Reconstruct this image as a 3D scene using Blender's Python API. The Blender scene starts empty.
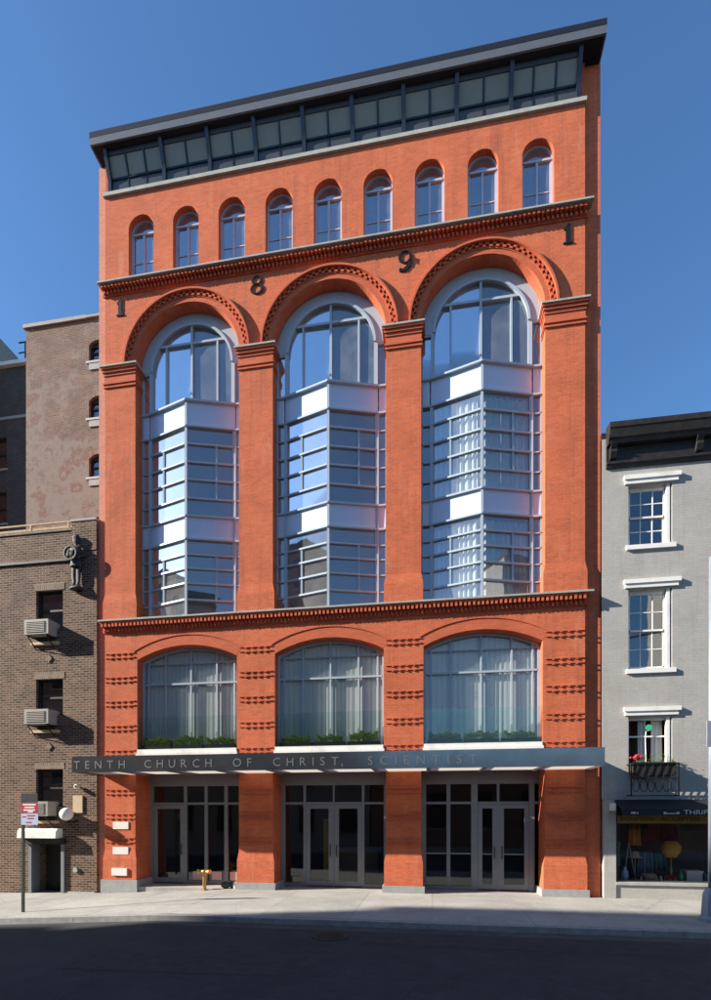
import bpy, math, random
from mathutils import Vector, Matrix
from mathutils.geometry import tessellate_polygon
random.seed(7)
PI = math.pi
scene = bpy.context.scene
COL = scene.collection

# ------------------------------------------------------------------ camera
PSI = math.atan2(76, 503)
cam_d = bpy.data.cameras.new('camera')
cam = bpy.data.objects.new('camera', cam_d); COL.objects.link(cam)
cam.location = (10.178, -14.5, 2.327)
cam.rotation_euler = (PI/2, 0, PSI)
cam_d.sensor_fit = 'HORIZONTAL'; cam_d.sensor_width = 36
cam_d.lens = 503/711*36
cam_d.shift_y = (812-500)/711
cam_d.clip_start = 0.05; cam_d.clip_end = 2000
scene.camera = cam

# ------------------------------------------------------------------ sky and sun
SUN = Vector((3.4, 1.0, -1.7)).normalized()            # the way the light travels
EL = math.asin(-SUN.z); AZ = math.atan2(-SUN.x, -SUN.y)
world = bpy.data.worlds.new('World'); scene.world = world; world.use_nodes = True
wn = world.node_tree.nodes; wl = world.node_tree.links
bg = wn['Background']
sky = wn.new('ShaderNodeTexSky'); sky.sky_type = 'NISHITA'; sky.sun_disc = False
sky.sun_elevation = EL; sky.sun_rotation = AZ
sky.air_density = 1.15; sky.dust_density = 0.45; sky.ozone_density = 6.0; sky.altitude = 50
hs_ = wn.new('ShaderNodeHueSaturation'); hs_.inputs['Saturation'].default_value = 1.06   # polarised clear-day blue
wl.new(sky.outputs[0], hs_.inputs['Color']); wl.new(hs_.outputs[0], bg.inputs[0]); bg.inputs[1].default_value = 0.09
sun_d = bpy.data.lights.new('sun', 'SUN'); sun_d.energy = 5.0; sun_d.angle = math.radians(0.5)
sun_d.color = (1.0, 0.92, 0.80)
sun = bpy.data.objects.new('sun', sun_d); COL.objects.link(sun)
sun.rotation_euler = SUN.to_track_quat('-Z', 'Y').to_euler(); sun.location = (-30, -20, 40)

scene.view_settings.view_transform = 'Standard'; scene.view_settings.look = 'None'
scene.view_settings.exposure = 1.25; scene.view_settings.gamma = 1
scene.render.engine = 'CYCLES'
scene.cycles.use_denoising = True
scene.cycles.max_bounces = 8; scene.cycles.transparent_max_bounces = 12
scene.cycles.caustics_reflective = False; scene.cycles.caustics_refractive = False

# ------------------------------------------------------------------ materials
MATS = {}
def new_mat(name):
    m = bpy.data.materials.new(name); m.use_nodes = True
    nt = m.node_tree; nt.nodes.clear()
    out = nt.nodes.new('ShaderNodeOutputMaterial'); MATS[name] = m
    return m, nt, out
def N(nt, typ, **kw):
    n = nt.nodes.new(typ)
    for k, v in kw.items():
        if k.startswith('i_'): n.inputs[int(k[2:])].default_value = v
        else: setattr(n, k, v)
    return n
def L(nt, a, b): nt.links.new(a, b)
def wallvec(nt, sx=1.0):
    g = N(nt, 'ShaderNodeNewGeometry'); s = N(nt, 'ShaderNodeSeparateXYZ'); L(nt, g.outputs['Position'], s.inputs[0])
    a = N(nt, 'ShaderNodeMath', operation='ADD'); L(nt, s.outputs[0], a.inputs[0]); L(nt, s.outputs[1], a.inputs[1])
    c = N(nt, 'ShaderNodeCombineXYZ'); L(nt, a.outputs[0], c.inputs[0]); L(nt, s.outputs[2], c.inputs[1])
    return g.outputs['Position'], c.outputs[0]
def noise(nt, vec, scale, detail=5, rough=.6):
    n = N(nt, 'ShaderNodeTexNoise'); n.inputs['Scale'].default_value = scale
    n.inputs['Detail'].default_value = detail; n.inputs['Roughness'].default_value = rough
    L(nt, vec, n.inputs['Vector']); return n.outputs['Fac']
def ramp(nt, fac, stops):
    r = N(nt, 'ShaderNodeValToRGB'); e = r.color_ramp.elements
    while len(e) < len(stops): e.new(0.5)
    for i, (p, c) in enumerate(stops):
        e[i].position = p; e[i].color = (*c, 1) if len(c) == 3 else c
    L(nt, fac, r.inputs[0]); return r.outputs[0]
def mix(nt, fac, a, b, typ='MIX'):
    m = N(nt, 'ShaderNodeMix', data_type='RGBA', blend_type=typ)
    for s, v in ((0, fac), (6, a), (7, b)):
        if isinstance(v, (int, float)): m.inputs[s].default_value = v
        elif isinstance(v, tuple): m.inputs[s].default_value = (*v, 1)
        else: L(nt, v, m.inputs[s])
    return m.outputs[2]
def bump(nt, h, strength, dist=.02):
    b = N(nt, 'ShaderNodeBump'); b.inputs['Strength'].default_value = strength; b.inputs['Distance'].default_value = dist
    L(nt, h, b.inputs['Height']); return b.outputs[0]
def principled(nt, out, col, rough=.8, metal=0, normal=None, spec=.3):
    p = N(nt, 'ShaderNodeBsdfPrincipled')
    if isinstance(col, tuple): p.inputs['Base Color'].default_value = (*col, 1)
    else: L(nt, col, p.inputs['Base Color'])
    if isinstance(rough, (int, float)): p.inputs['Roughness'].default_value = rough
    else: L(nt, rough, p.inputs['Roughness'])
    p.inputs['Metallic'].default_value = metal
    p.inputs['Specular IOR Level'].default_value = spec
    if normal is not None: L(nt, normal, p.inputs['Normal'])
    L(nt, p.outputs[0], out.inputs[0]); return p
def brick_mat(name, c1, c2, mortar, w=.21, h=.068, ms=.008, patch=None, patch_scale=.35, var=.25, bstr=.5, bias=0.0, streak=0.0, gstreak=0.0):
    m, nt, out = new_mat(name); pos, v = wallvec(nt)
    b = N(nt, 'ShaderNodeTexBrick'); L(nt, v, b.inputs['Vector'])
    b.inputs['Scale'].default_value = 1; b.inputs['Mortar Size'].default_value = ms; b.inputs['Mortar Smooth'].default_value = .2
    b.inputs['Brick Width'].default_value = w; b.inputs['Row Height'].default_value = h; b.inputs['Bias'].default_value = bias
    b.inputs['Color1'].default_value = (*c1, 1); b.inputs['Color2'].default_value = (*c2, 1); b.inputs['Mortar'].default_value = (*mortar, 1)
    col = b.outputs['Color']
    n1 = noise(nt, pos, 1.1, 6); n2 = noise(nt, pos, 14, 4)
    col = mix(nt, var, col, ramp(nt, n1, [(.3, (.25, .25, .25)), (.7, (.8, .8, .8))]), 'OVERLAY')
    col = mix(nt, var*.8, col, ramp(nt, n2, [(.3, (.3, .3, .3)), (.7, (.72, .72, .72))]), 'OVERLAY')
    if streak:
        mp = N(nt, 'ShaderNodeMapping'); mp.inputs['Scale'].default_value = (3.2, 3.2, .22); L(nt, pos, mp.inputs[0])
        col = mix(nt, ramp(nt, noise(nt, mp.outputs[0], 1.0, 6, .65), [(.52, (0, 0, 0)), (.72, (streak, streak, streak))]), col, (.16, .06, .04))
        mp = N(nt, 'ShaderNodeMapping'); mp.inputs['Scale'].default_value = (2.1, 2.1, .5); L(nt, pos, mp.inputs[0])
        col = mix(nt, ramp(nt, noise(nt, mp.outputs[0], 1.3, 7, .7), [(.56, (0, 0, 0)), (.75, (streak, streak, streak))]), col, (.62, .30, .20))
    if gstreak:
        mp = N(nt, 'ShaderNodeMapping'); mp.inputs['Scale'].default_value = (4.0, 4.0, .3); L(nt, pos, mp.inputs[0])
        col = mix(nt, ramp(nt, noise(nt, mp.outputs[0], 1.0, 7, .7), [(.52, (0, 0, 0)), (.75, (gstreak, gstreak, gstreak))]), col, (.22, .21, .19))
    if patch:
        n3 = noise(nt, pos, patch_scale, 8, .7)
        for lo, hi, pc, amt in patch:
            msk = ramp(nt, n3, [(lo, (0, 0, 0)), (hi, (amt, amt, amt))]); col = mix(nt, msk, col, pc)
    hgt = N(nt, 'ShaderNodeMath', operation='SUBTRACT'); hgt.inputs[0].default_value = 1; L(nt, b.outputs['Fac'], hgt.inputs[1])
    add = N(nt, 'ShaderNodeMath', operation='MULTIPLY_ADD'); L(nt, n2, add.inputs[0]); add.inputs[1].default_value = .6; L(nt, hgt.outputs[0], add.inputs[2])
    principled(nt, out, col, .85, 0, bump(nt, add.outputs[0], bstr, .012), .25)
    return m
def plain(name, col, rough=.6, metal=0, var=.12, scale=6, bstr=0.0, spec=.3, dirt=None):
    m, nt, out = new_mat(name); pos, v = wallvec(nt)
    n = noise(nt, pos, scale, 5)
    c = mix(nt, var, col, ramp(nt, n, [(.25, (.15, .15, .15)), (.75, (.85, .85, .85))]), 'OVERLAY')
    if dirt: c = mix(nt, ramp(nt, noise(nt, pos, scale*.3, 6), [(.5, (0, 0, 0)), (.75, (.6, .6, .6))]), c, dirt)
    nrm = bump(nt, noise(nt, pos, scale*8, 4), bstr, .01) if bstr else None
    principled(nt, out, c, rough, metal, nrm, spec); return m
def glass(name, tint, base=.10, gain=.9, rough=.0, dust=0.0):
    m, nt, out = new_mat(name)
    pos, v = wallvec(nt)
    tr = N(nt, 'ShaderNodeBsdfTransparent'); tr.inputs[0].default_value = (*tint, 1)
    gl = N(nt, 'ShaderNodeBsdfGlossy'); gl.inputs['Roughness'].default_value = rough; gl.inputs[0].default_value = (.93, .96, 1, 1)
    nb = bump(nt, noise(nt, pos, 1.3, 2), .05, .03); L(nt, nb, gl.inputs['Normal'])
    fr = N(nt, 'ShaderNodeFresnel'); fr.inputs[0].default_value = 1.5
    ma = N(nt, 'ShaderNodeMath', operation='MULTIPLY_ADD'); L(nt, fr.outputs[0], ma.inputs[0]); ma.inputs[1].default_value = gain; ma.inputs[2].default_value = base
    ms = N(nt, 'ShaderNodeMixShader'); L(nt, ma.outputs[0], ms.inputs[0]); L(nt, tr.outputs[0], ms.inputs[1]); L(nt, gl.outputs[0], ms.inputs[2])
    if dust:
        df = N(nt, 'ShaderNodeBsdfDiffuse'); df.inputs[0].default_value = (.72, .76, .80, 1)
        dm = N(nt, 'ShaderNodeMixShader'); L(nt, ramp(nt, noise(nt, pos, 2.0, 5), [(.3, (dust*.6,)*3), (.7, (dust*1.4,)*3)]), dm.inputs[0])
        L(nt, ms.outputs[0], dm.inputs[1]); L(nt, df.outputs[0], dm.inputs[2]); ms = dm
    L(nt, ms.outputs[0], out.inputs[0]); return m

brick_mat('red_brick', (.565, .138, .060), (.475, .110, .046), (.48, .148, .078), var=.25, bstr=.45,
          patch=[(.62, .78, (.55, .20, .12), .35)], patch_scale=.5, streak=.42)
brick_mat('pale_brick', (.56, .24, .16), (.50, .20, .13), (.50, .25, .18), var=.2)
brick_mat('red_trim', (.55, .130, .060), (.47, .106, .048), (.42, .115, .06), var=.2, bstr=.25)
brick_mat('brown_brick', (.165, .092, .060), (.048, .026, .020), (.235, .185, .14), ms=.011, h=.075, w=.22, var=.45, bstr=.6,
          patch=[(.56, .70, (.07, .055, .05), .65)], patch_scale=.45)
brick_mat('brown_cap', (.26, .19, .14), (.15, .10, .075), (.27, .22, .17), ms=.012, h=.21, w=.075, var=.3, bstr=.5)
brick_mat('patchy_brick', (.20, .102, .070), (.115, .064, .046), (.22, .175, .14), ms=.014, h=.08, w=.24, var=.45, bstr=.4,
          patch=[(.46, .52, (.25, .205, .17), .75), (.56, .60, (.18, .088, .062), .8), (.62, .66, (.31, .255, .215), .8)], patch_scale=.42)
brick_mat('dark_brick', (.10, .075, .065), (.065, .05, .045), (.11, .10, .09), ms=.012, h=.075, w=.22, var=.4)
brick_mat('gray_paint', (.395, .385, .355), (.37, .36, .335), (.34, .33, .31), ms=.006, h=.07, w=.22, var=.14, bstr=.35,
          patch=[(.55, .70, (.44, .43, .39), .6)], patch_scale=.7, gstreak=.35)
brick_mat('far_brick_a', (.30, .15, .10), (.24, .12, .09), (.35, .28, .22), h=.075)
brick_mat('far_brick_b', (.42, .36, .28), (.36, .30, .24), (.40, .36, .30), h=.075)
plain('stone', (.36, .36, .33), .8, 0, .25, 5, .3)
plain('plinth', (.30, .31, .31), .75, 0, .2, 8, .2)
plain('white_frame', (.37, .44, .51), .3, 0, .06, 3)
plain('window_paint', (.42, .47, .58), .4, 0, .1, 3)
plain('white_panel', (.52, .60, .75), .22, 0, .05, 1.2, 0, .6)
plain('white_paint', (.78, .77, .73), .5, 0, .12, 7, .1, dirt=(.45, .42, .38))
plain('grey_frame', (.22, .24, .255), .45, .3, .1, 5)
plain('dark_metal', (.045, .055, .075), .4, .6, .2, 5)
plain('roof_metal', (.15, .16, .175), .5, .4, .12, 4)
plain('black_metal', (.02, .02, .022), .5, .4, .2, 9)
plain('black_paint', (.022, .02, .019), .55, 0, .4, 9, .3, dirt=(.07, .055, .045))
plain('fascia_metal', (.20, .215, .235), .22, .9, .35, 1.6, .03)
plain('letter_metal', (.15, .155, .16), .5, .2, .1, 5)
plain('frosted_pane', (.21, .205, .17), .35, 0, .2, 1.0, 0, .5)
plain('kerb_stone', (.30, .30, .29), .85, 0, .35, 5, .4)
plain('asphalt_patch', (.045, .045, .047), .9, 0, .4, 5, .6)
plain('gutter_dust', (.085, .082, .078), .95, 0, .5, 3, .5, dirt=(.055, .055, .058))
plain('manhole_iron', (.06, .052, .046), .6, .4, .4, 12, .4)
def ground_mat(name, base, dark, light, grain, spots, rough=.92):
    m, nt, out = new_mat(name); pos, v = wallvec(nt)
    oi = N(nt, 'ShaderNodeObjectInfo')
    c = mix(nt, ramp(nt, noise(nt, pos, .7, 8, .65), [(.35, (0, 0, 0)), (.7, (.8, .8, .8))]), base, dark)
    c = mix(nt, ramp(nt, noise(nt, pos, 2.3, 7, .7), [(.5, (0, 0, 0)), (.75, (.6, .6, .6))]), c, light)
    c = mix(nt, .35, c, ramp(nt, noise(nt, pos, grain, 3, .8), [(.3, (.2, .2, .2)), (.7, (.8, .8, .8))]), 'OVERLAY')
    c = mix(nt, .22, c, ramp(nt, oi.outputs['Random'], [(0, (.3, .3, .3)), (1, (.7, .7, .7))]), 'OVERLAY')
    vo = N(nt, 'ShaderNodeTexVoronoi'); vo.inputs['Scale'].default_value = 3.1; L(nt, pos, vo.inputs['Vector'])
    c = mix(nt, ramp(nt, vo.outputs['Distance'], [(.06, (spots, spots, spots)), (.09, (0, 0, 0))]), c, dark)
    vc = N(nt, 'ShaderNodeTexVoronoi', feature='DISTANCE_TO_EDGE'); vc.inputs['Scale'].default_value = .33
    wv = N(nt, 'ShaderNodeMix', data_type='VECTOR'); wv.inputs[0].default_value = .12
    nn = N(nt, 'ShaderNodeTexNoise'); nn.inputs['Scale'].default_value = 1.6; nn.inputs['Detail'].default_value = 6; L(nt, pos, nn.inputs['Vector'])
    L(nt, pos, wv.inputs[4]); L(nt, nn.outputs['Color'], wv.inputs[5]); L(nt, wv.outputs[1], vc.inputs['Vector'])
    c = mix(nt, ramp(nt, vc.outputs['Distance'], [(.0, (.30, .30, .30)), (.005, (0, 0, 0))]), c, tuple(x*.45 for x in dark))
    principled(nt, out, c, rough, 0, bump(nt, noise(nt, pos, grain, 4, .7), .45, .01), .2); return m
ground_mat('concrete', (.38, .37, .345), (.25, .24, .225), (.43, .42, .39), 24, .55)
ground_mat('asphalt', (.066, .065, .066), (.046, .046, .048), (.092, .090, .090), 32, .35)
plain('interior', (.60, .58, .55), .9, 0, .15, 2)
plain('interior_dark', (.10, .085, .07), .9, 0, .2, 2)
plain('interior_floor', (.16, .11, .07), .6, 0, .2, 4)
plain('ceiling_white', (.62, .62, .60), .9, 0, .05, 2)
plain('curtain', (.86, .87, .83), .9, 0, .15, 3)
plain('dark_pane', (.06, .063, .066), .25, 0, .2, 1.0, 0, .5)
plain('soffit_dark', (.010, .012, .020), .6, .0, .2, 3)
plain('leaf_green', (.11, .19, .035), .6, 0, .5, 18)
plain('brass', (.46, .29, .10), .38, .85, .25, 14)
plain('ac_cream', (.33, .315, .28), .6, 0, .15, 8, dirt=(.22, .19, .16))
plain('statue_iron', (.04, .04, .042), .65, .0, .4, 20, .3)
plain('plaque_white', (.72, .70, .66), .6, 0, .15, 12)
plain('marble_grey', (.45, .45, .44), .6, 0, .15, 12)
plain('wood', (.45, .32, .20), .75, 0, .3, 9, .2)
plain('tan_paint', (.55, .42, .27), .7, 0, .15, 9)
plain('lamp_white', (.85, .84, .78), .25, 0, .05, 5)
plain('sign_red', (.42, .02, .04), .5, 0, .1, 9)
plain('sign_black', (.02, .02, .03), .5, 0, .1, 9)
plain('sign_blue', (.45, .55, .75), .5, 0, .1, 9)
plain('sign_white', (.8, .8, .8), .5, 0, .05, 9)
plain('pole_green', (.035, .045, .04), .6, .2, .3, 9)
plain('pole_grey', (.27, .31, .37), .5, .4, .15, 5)
plain('awning_black', (.018, .018, .024), .75, 0, .2, 8, .2)
plain('awning_yellow', (.20, .135, .03), .7, 0, .2, 8)
plain('awning_panel', (.62, .45, .10), .7, 0, .2, 4)
plain('slate_blue', (.028, .052, .075), .9, 0, .2, 4, 0, .05)
plain('orange_shade', (.75, .33, .06), .7, 0, .15, 8)
plain('teal_cloth', (.08, .19, .20), .85, 0, .3, 12)
plain('denim', (.22, .25, .33), .9, 0, .3, 12)
plain('red_cloth', (.28, .04, .035), .9, 0, .3, 12)
plain('bag_dark', (.04, .06, .055), .5, 0, .3, 12)
plain('flower_red', (.60, .04, .07), .7, 0, .2, 9)
plain('green_disc', (.05, .45, .22), .5, 0, .1, 9)
plain('notice_pink', (.62, .42, .40), .7, 0, .4, 30)
m, nt, out = new_mat('hedge_leaf'); pos, v = wallvec(nt)
lc = ramp(nt, noise(nt, pos, 40, 2), [(.3, (.09, .15, .025)), (.7, (.24, .34, .07))])
d_ = N(nt, 'ShaderNodeBsdfDiffuse'); t_ = N(nt, 'ShaderNodeBsdfTranslucent'); L(nt, lc, d_.inputs[0]); L(nt, lc, t_.inputs[0])
x_ = N(nt, 'ShaderNodeMixShader'); x_.inputs[0].default_value = .4
L(nt, d_.outputs[0], x_.inputs[1]); L(nt, t_.outputs[0], x_.inputs[2]); L(nt, x_.outputs[0], out.inputs[0])
m, nt, out = new_mat('canopy_glass')
d_ = N(nt, 'ShaderNodeBsdfDiffuse'); d_.inputs[0].default_value = (.62, .60, .55, 1)
t_ = N(nt, 'ShaderNodeBsdfTranslucent'); t_.inputs[0].default_value = (.62, .60, .54, 1)
x_ = N(nt, 'ShaderNodeMixShader'); x_.inputs[0].default_value = .6
L(nt, d_.outputs[0], x_.inputs[1]); L(nt, t_.outputs[0], x_.inputs[2]); L(nt, x_.outputs[0], out.inputs[0])
m, nt, out = new_mat('sheer')
d_ = N(nt, 'ShaderNodeBsdfDiffuse'); d_.inputs[0].default_value = (.72, .73, .72, 1)
t_ = N(nt, 'ShaderNodeBsdfTransparent')
x_ = N(nt, 'ShaderNodeMixShader'); x_.inputs[0].default_value = .25
L(nt, d_.outputs[0], x_.inputs[1]); L(nt, t_.outputs[0], x_.inputs[2]); L(nt, x_.outputs[0], out.inputs[0])
glass('bay_glass', (.74, .80, .83), .22, .7, 0, .11)
glass('clear_glass', (.95, .98, .96), .045, .7, 0, .05)
glass('store_glass', (.60, .62, .62), .05, .9)
glass('shop_glass', (.95, .97, .97), .03, .8)
glass('rail_glass', (.92, .97, .95), .012, .45)
glass('top_glass', (.72, .80, .84), .42, .6, 0, .10)
glass('old_glass', (.65, .70, .75), .16, .9)

# ------------------------------------------------------------------ mesh helpers
WM = {}                                       # world matrix of every object built
class MB:
    def __init__(s): s.v = []; s.f = []
    def add(s, vs, fs):
        n = len(s.v); s.v += [tuple(p) for p in vs]; s.f += [tuple(i+n for i in q) for q in fs]; return s
    def box(s, x0, x1, y0, y1, z0, z1):
        return s.add([(x0,y0,z0),(x1,y0,z0),(x1,y1,z0),(x0,y1,z0),(x0,y0,z1),(x1,y0,z1),(x1,y1,z1),(x0,y1,z1)],
                     [(0,3,2,1),(4,5,6,7),(0,1,5,4),(1,2,6,5),(2,3,7,6),(3,0,4,7)])
    def bar(s, p, q, w, h, up=(0,0,1)):
        p, q = Vector(p), Vector(q); d = (q-p).normalized(); u = Vector(up)
        if abs(d.dot(u)) > .99: u = Vector((0,1,0))
        a = d.cross(u).normalized(); b = a.cross(d).normalized(); a = a*w/2; b = b*h/2
        return s.add([p-a-b, p+a-b, p+a+b, p-a+b, q-a-b, q+a-b, q+a+b, q-a+b],
                     [(0,3,2,1),(4,5,6,7),(0,1,5,4),(1,2,6,5),(2,3,7,6),(3,0,4,7)])
    def prism_y(s, poly, y0, y1):             # polygon of (x, z), counter-clockwise seen from -Y
        n = len(poly)
        tri = tessellate_polygon([[Vector((x, z, 0)) for x, z in poly]])
        vs = [(x, y0, z) for x, z in poly] + [(x, y1, z) for x, z in poly]
        fs = [tuple(t) for t in tri] + [tuple(i+n for i in reversed(t)) for t in tri]
        fs += [(i, i+n, (i+1) % n+n, (i+1) % n) for i in range(n)]
        return s.add(vs, fs)
    def prism_x(s, poly, x0, x1):             # polygon of (y, z)
        n = len(poly)
        tri = tessellate_polygon([[Vector((y, z, 0)) for y, z in poly]])
        vs = [(x0, y, z) for y, z in poly] + [(x1, y, z) for y, z in poly]
        fs = [tuple(t) for t in tri] + [tuple(i+n for i in reversed(t)) for t in tri]
        fs += [(i, (i+1) % n, (i+1) % n+n, i+n) for i in range(n)]
        return s.add(vs, fs)
    def lathe(s, prof, cx, cy, n=16, axis='z', a0=0, a1=2*PI):
        base = len(s.v)
        for r, z in prof:
            for k in range(n):
                a = 2*PI*k/n
                if axis == 'z': s.v.append((cx+r*math.cos(a), cy+r*math.sin(a), z))
                elif axis == 'y': s.v.append((cx+r*math.cos(a), z, cy+r*math.sin(a)))
                else: s.v.append((z, cx+r*math.cos(a), cy+r*math.sin(a)))
        for i in range(len(prof)-1):
            for k in range(n):
                k2 = (k+1) % n
                s.f.append((base+i*n+k, base+i*n+k2, base+(i+1)*n+k2, base+(i+1)*n+k))
        s.f.append(tuple(base+k for k in reversed(range(n)))); s.f.append(tuple(base+(len(prof)-1)*n+k for k in range(n)))
        return s
    def tube(s, pts, r, n=8):
        pts = [Vector(p) for p in pts]; base = len(s.v)
        for i, p in enumerate(pts):
            d = (pts[min(i+1, len(pts)-1)]-pts[max(i-1, 0)]).normalized()
            u = Vector((0,0,1)) if abs(d.z) < .9 else Vector((1,0,0))
            a = d.cross(u).normalized(); b = d.cross(a)
            rr = r[i] if isinstance(r, (list, tuple)) else r
            for k in range(n):
                t = 2*PI*k/n; s.v.append(tuple(p+a*rr*math.cos(t)+b*rr*math.sin(t)))
        for i in range(len(pts)-1):
            for k in range(n):
                k2 = (k+1) % n; s.f.append((base+i*n+k, base+i*n+k2, base+(i+1)*n+k2, base+(i+1)*n+k))
        s.f.append(tuple(base+k for k in range(n))); s.f.append(tuple(base+(len(pts)-1)*n+k for k in reversed(range(n))))
        return s
    def ring(s, cx, cz, r0, r1, a0, a1, y0, y1, n=40):        # solid arch band in the XZ plane
        base = len(s.v)
        for i in range(n+1):
            a = a0+(a1-a0)*i/n; c, q = math.cos(a), math.sin(a)
            for r, y in ((r0, y0), (r1, y0), (r1, y1), (r0, y1)): s.v.append((cx+r*c, y, cz+r*q))
        for i in range(n):
            b = base+4*i
            for k in range(4): s.f.append((b+k, b+(k+1) % 4, b+4+(k+1) % 4, b+4+k))
        s.f.append((base, base+3, base+2, base+1)); e = base+4*n; s.f.append((e, e+1, e+2, e+3))
        return s
    def sphere(s, c, r, n=14, m=9, sc=(1,1,1)):
        base = len(s.v)
        for i in range(m+1):
            t = PI*i/m
            for k in range(n):
                a = 2*PI*k/n
                s.v.append((c[0]+r*sc[0]*math.sin(t)*math.cos(a), c[1]+r*sc[1]*math.sin(t)*math.sin(a), c[2]+r*sc[2]*math.cos(t)))
        for i in range(m):
            for k in range(n):
                k2 = (k+1) % n; s.f.append((base+i*n+k, base+(i+1)*n+k, base+(i+1)*n+k2, base+i*n+k2))
        return s
    def build(s, name, mat, parent=None, smooth=False, kind=None, fix=True):
        xs = [p[0] for p in s.v]; ys = [p[1] for p in s.v]; zs = [p[2] for p in s.v]
        o3 = Vector(((min(xs)+max(xs))/2, (min(ys)+max(ys))/2, min(zs)))
        me = bpy.data.meshes.new(name)
        me.from_pydata([(x-o3.x, y-o3.y, z-o3.z) for x, y, z in s.v], [], s.f)
        if fix:
            import bmesh
            bm = bmesh.new(); bm.from_mesh(me); bmesh.ops.recalc_face_normals(bm, faces=bm.faces); bm.to_mesh(me); bm.free()
        if smooth: me.shade_smooth()
        me.materials.append(MATS[mat])
        return link(name, me, o3, parent, kind)
def link(name, me, loc, parent=None, kind=None):
    o = bpy.data.objects.new(name, me); COL.objects.link(o)
    o.location = loc; WM[o] = Matrix.Translation(loc)
    if parent is not None: o.parent = parent; o.matrix_parent_inverse = WM[parent].inverted()
    if kind: o['kind'] = kind
    return o
def like(src, off, parent, name=None):        # another piece of the same mesh, moved by off
    loc = WM[src].to_translation()+Vector(off)
    return link(name or src.name.split('.')[0], src.data, loc, parent, src.get('kind'))
def tag(o, label, cat, group=None):
    o['label'] = label; o['category'] = cat
    if group: o['group'] = group
    return o
def thing(name, loc, label, cat, group=None):
    o = bpy.data.objects.new(name, None); COL.objects.link(o); o.location = loc; o.empty_display_size = .3
    WM[o] = Matrix.Translation(loc); return tag(o, label, cat, group)
def struct(o): o['kind'] = 'structure'; return o
def B(*a): return MB().box(*a)
def sheet_wall(outer, holes, y):
    """front sheet of a wall with openings; holes = (loop, depth); returns an MB with reveals"""
    mb = MB(); loops = [outer]+[h for h, d in holes]
    tri = tessellate_polygon([[Vector((x, z, 0)) for x, z in lp] for lp in loops])
    mb.add([(x, y, z) for lp in loops for x, z in lp], [tuple(t) for t in tri])
    for lp, d in holes:
        n = len(lp)
        mb.add([(x, y, z) for x, z in lp]+[(x, y+d, z) for x, z in lp], [(i, (i+1) % n, (i+1) % n+n, i+n) for i in range(n)])
    return mb
def rect(x0, x1, z0, z1): return [(x0, z0), (x1, z0), (x1, z1), (x0, z1)]
def arched(x0, x1, z0, zs, top=None, n=28):
    """opening with a round (or segmental, given top) head springing at zs"""
    c = (x0+x1)/2; w = (x1-x0)/2
    rise = w if top is None else top-zs
    r = (w*w+rise*rise)/(2*rise); zc = zs+rise-r; a0 = math.asin(max(-1, min(1, (zs-zc)/r)))
    return [(x0, z0), (x1, z0)]+[(c+r*math.cos(a0+(PI-2*a0)*i/n), zc+r*math.sin(a0+(PI-2*a0)*i/n)) for i in range(n+1)]
def text_mb(txt, height, bold=0.0):
    cu = bpy.data.curves.new('t', 'FONT'); cu.body = txt; cu.size = 1; cu.resolution_u = 3; cu.offset = bold
    o = bpy.data.objects.new('t', cu); COL.objects.link(o); bpy.context.view_layer.update()
    me = bpy.data.meshes.new_from_object(o.evaluated_get(bpy.context.evaluated_depsgraph_get()))
    vs = [tuple(v.co) for v in me.vertices]; fs = [tuple(p.vertices) for p in me.polygons]
    bpy.data.objects.remove(o); bpy.data.curves.remove(cu); bpy.data.meshes.remove(me)
    xs = [p[0] for p in vs]; k = height/.69
    x0, x1 = min(xs)*k, max(xs)*k
    return [((p[0])*k-x0, p[1]*k) for p in vs], fs, x1-x0
def add_text(mb, txt, x, y, z, height, width=None, bold=0.0):
    vs, fs, w = text_mb(txt, height, bold); k = 1 if width is None else width/w
    mb.add([(x+a*k, y, z+b) for a, b in vs], fs); return w*k
def gz(x):                                    # the pavement falls gently towards the low building
    if x >= 4.2: return 0.0
    if x >= 0: return -.23*(4.2-x)/4.2
    return max(-.23+.02*x, -.6)

# ------------------------------------------------------------------ ground
GX = [-90, -30, -10, -4, -2, 0, 1, 2.1, 3.2, 4.2, 8, 12, 20, 40, 90]
def strip(name, y0, y1, dz0, dz1, mat, parent=None):
    mb = MB(); n = len(GX)
    mb.add([(x, y, gz(x)+dz) for y, dz in ((y0, dz0), (y1, dz1)) for x in GX], [(i, i+1, n+i+1, n+i) for i in range(n-1)])
    return mb.build(name, mat, parent, fix=False)
KY = -3.72; OY = -13.3; FY = -18.0
mb = MB(); mb.add([(-1500, -1500, -1.2), (1500, -1500, -1.2), (1500, 1500, -1.2), (-1500, 1500, -1.2)], [(0, 1, 2, 3)])
struct(mb.build('ground', 'asphalt', fix=False))
road = struct(strip('road', OY, KY-.14, -.135, -.135, 'asphalt'))
pav = struct(strip('sidewalk', KY, 3.0, -.016, -.016, 'kerb_stone'))
struct(strip('opposite_sidewalk', -30, OY, 0, 0, 'concrete'))
mb = MB(); n = len(GX)
mb.add([(x, OY, gz(x)+d) for d in (0, -.2) for x in GX], [(i, i+1, n+i+1, n+i) for i in range(n-1)])
struct(mb.build('opposite_kerb_face', 'kerb_stone', fix=False))
def slab(x0, x1, y0, y1, name, mat, top=0.0, th=.1):
    mb = MB(); g0, g1 = gz(x0), gz(x1); mx = [x0, x1]
    mb.add([(x0,y0,g0+top),(x1,y0,g1+top),(x1,y1,g1+top),(x0,y1,g0+top),(x0,y0,g0+top-th),(x1,y0,g1+top-th),(x1,y1,g1+top-th),(x0,y1,g0+top-th)],
           [(0,1,2,3),(4,7,6,5),(0,4,5,1),(1,5,6,2),(2,6,7,3),(3,7,4,0)])
    return mb.build(name, mat, pav)
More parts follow.
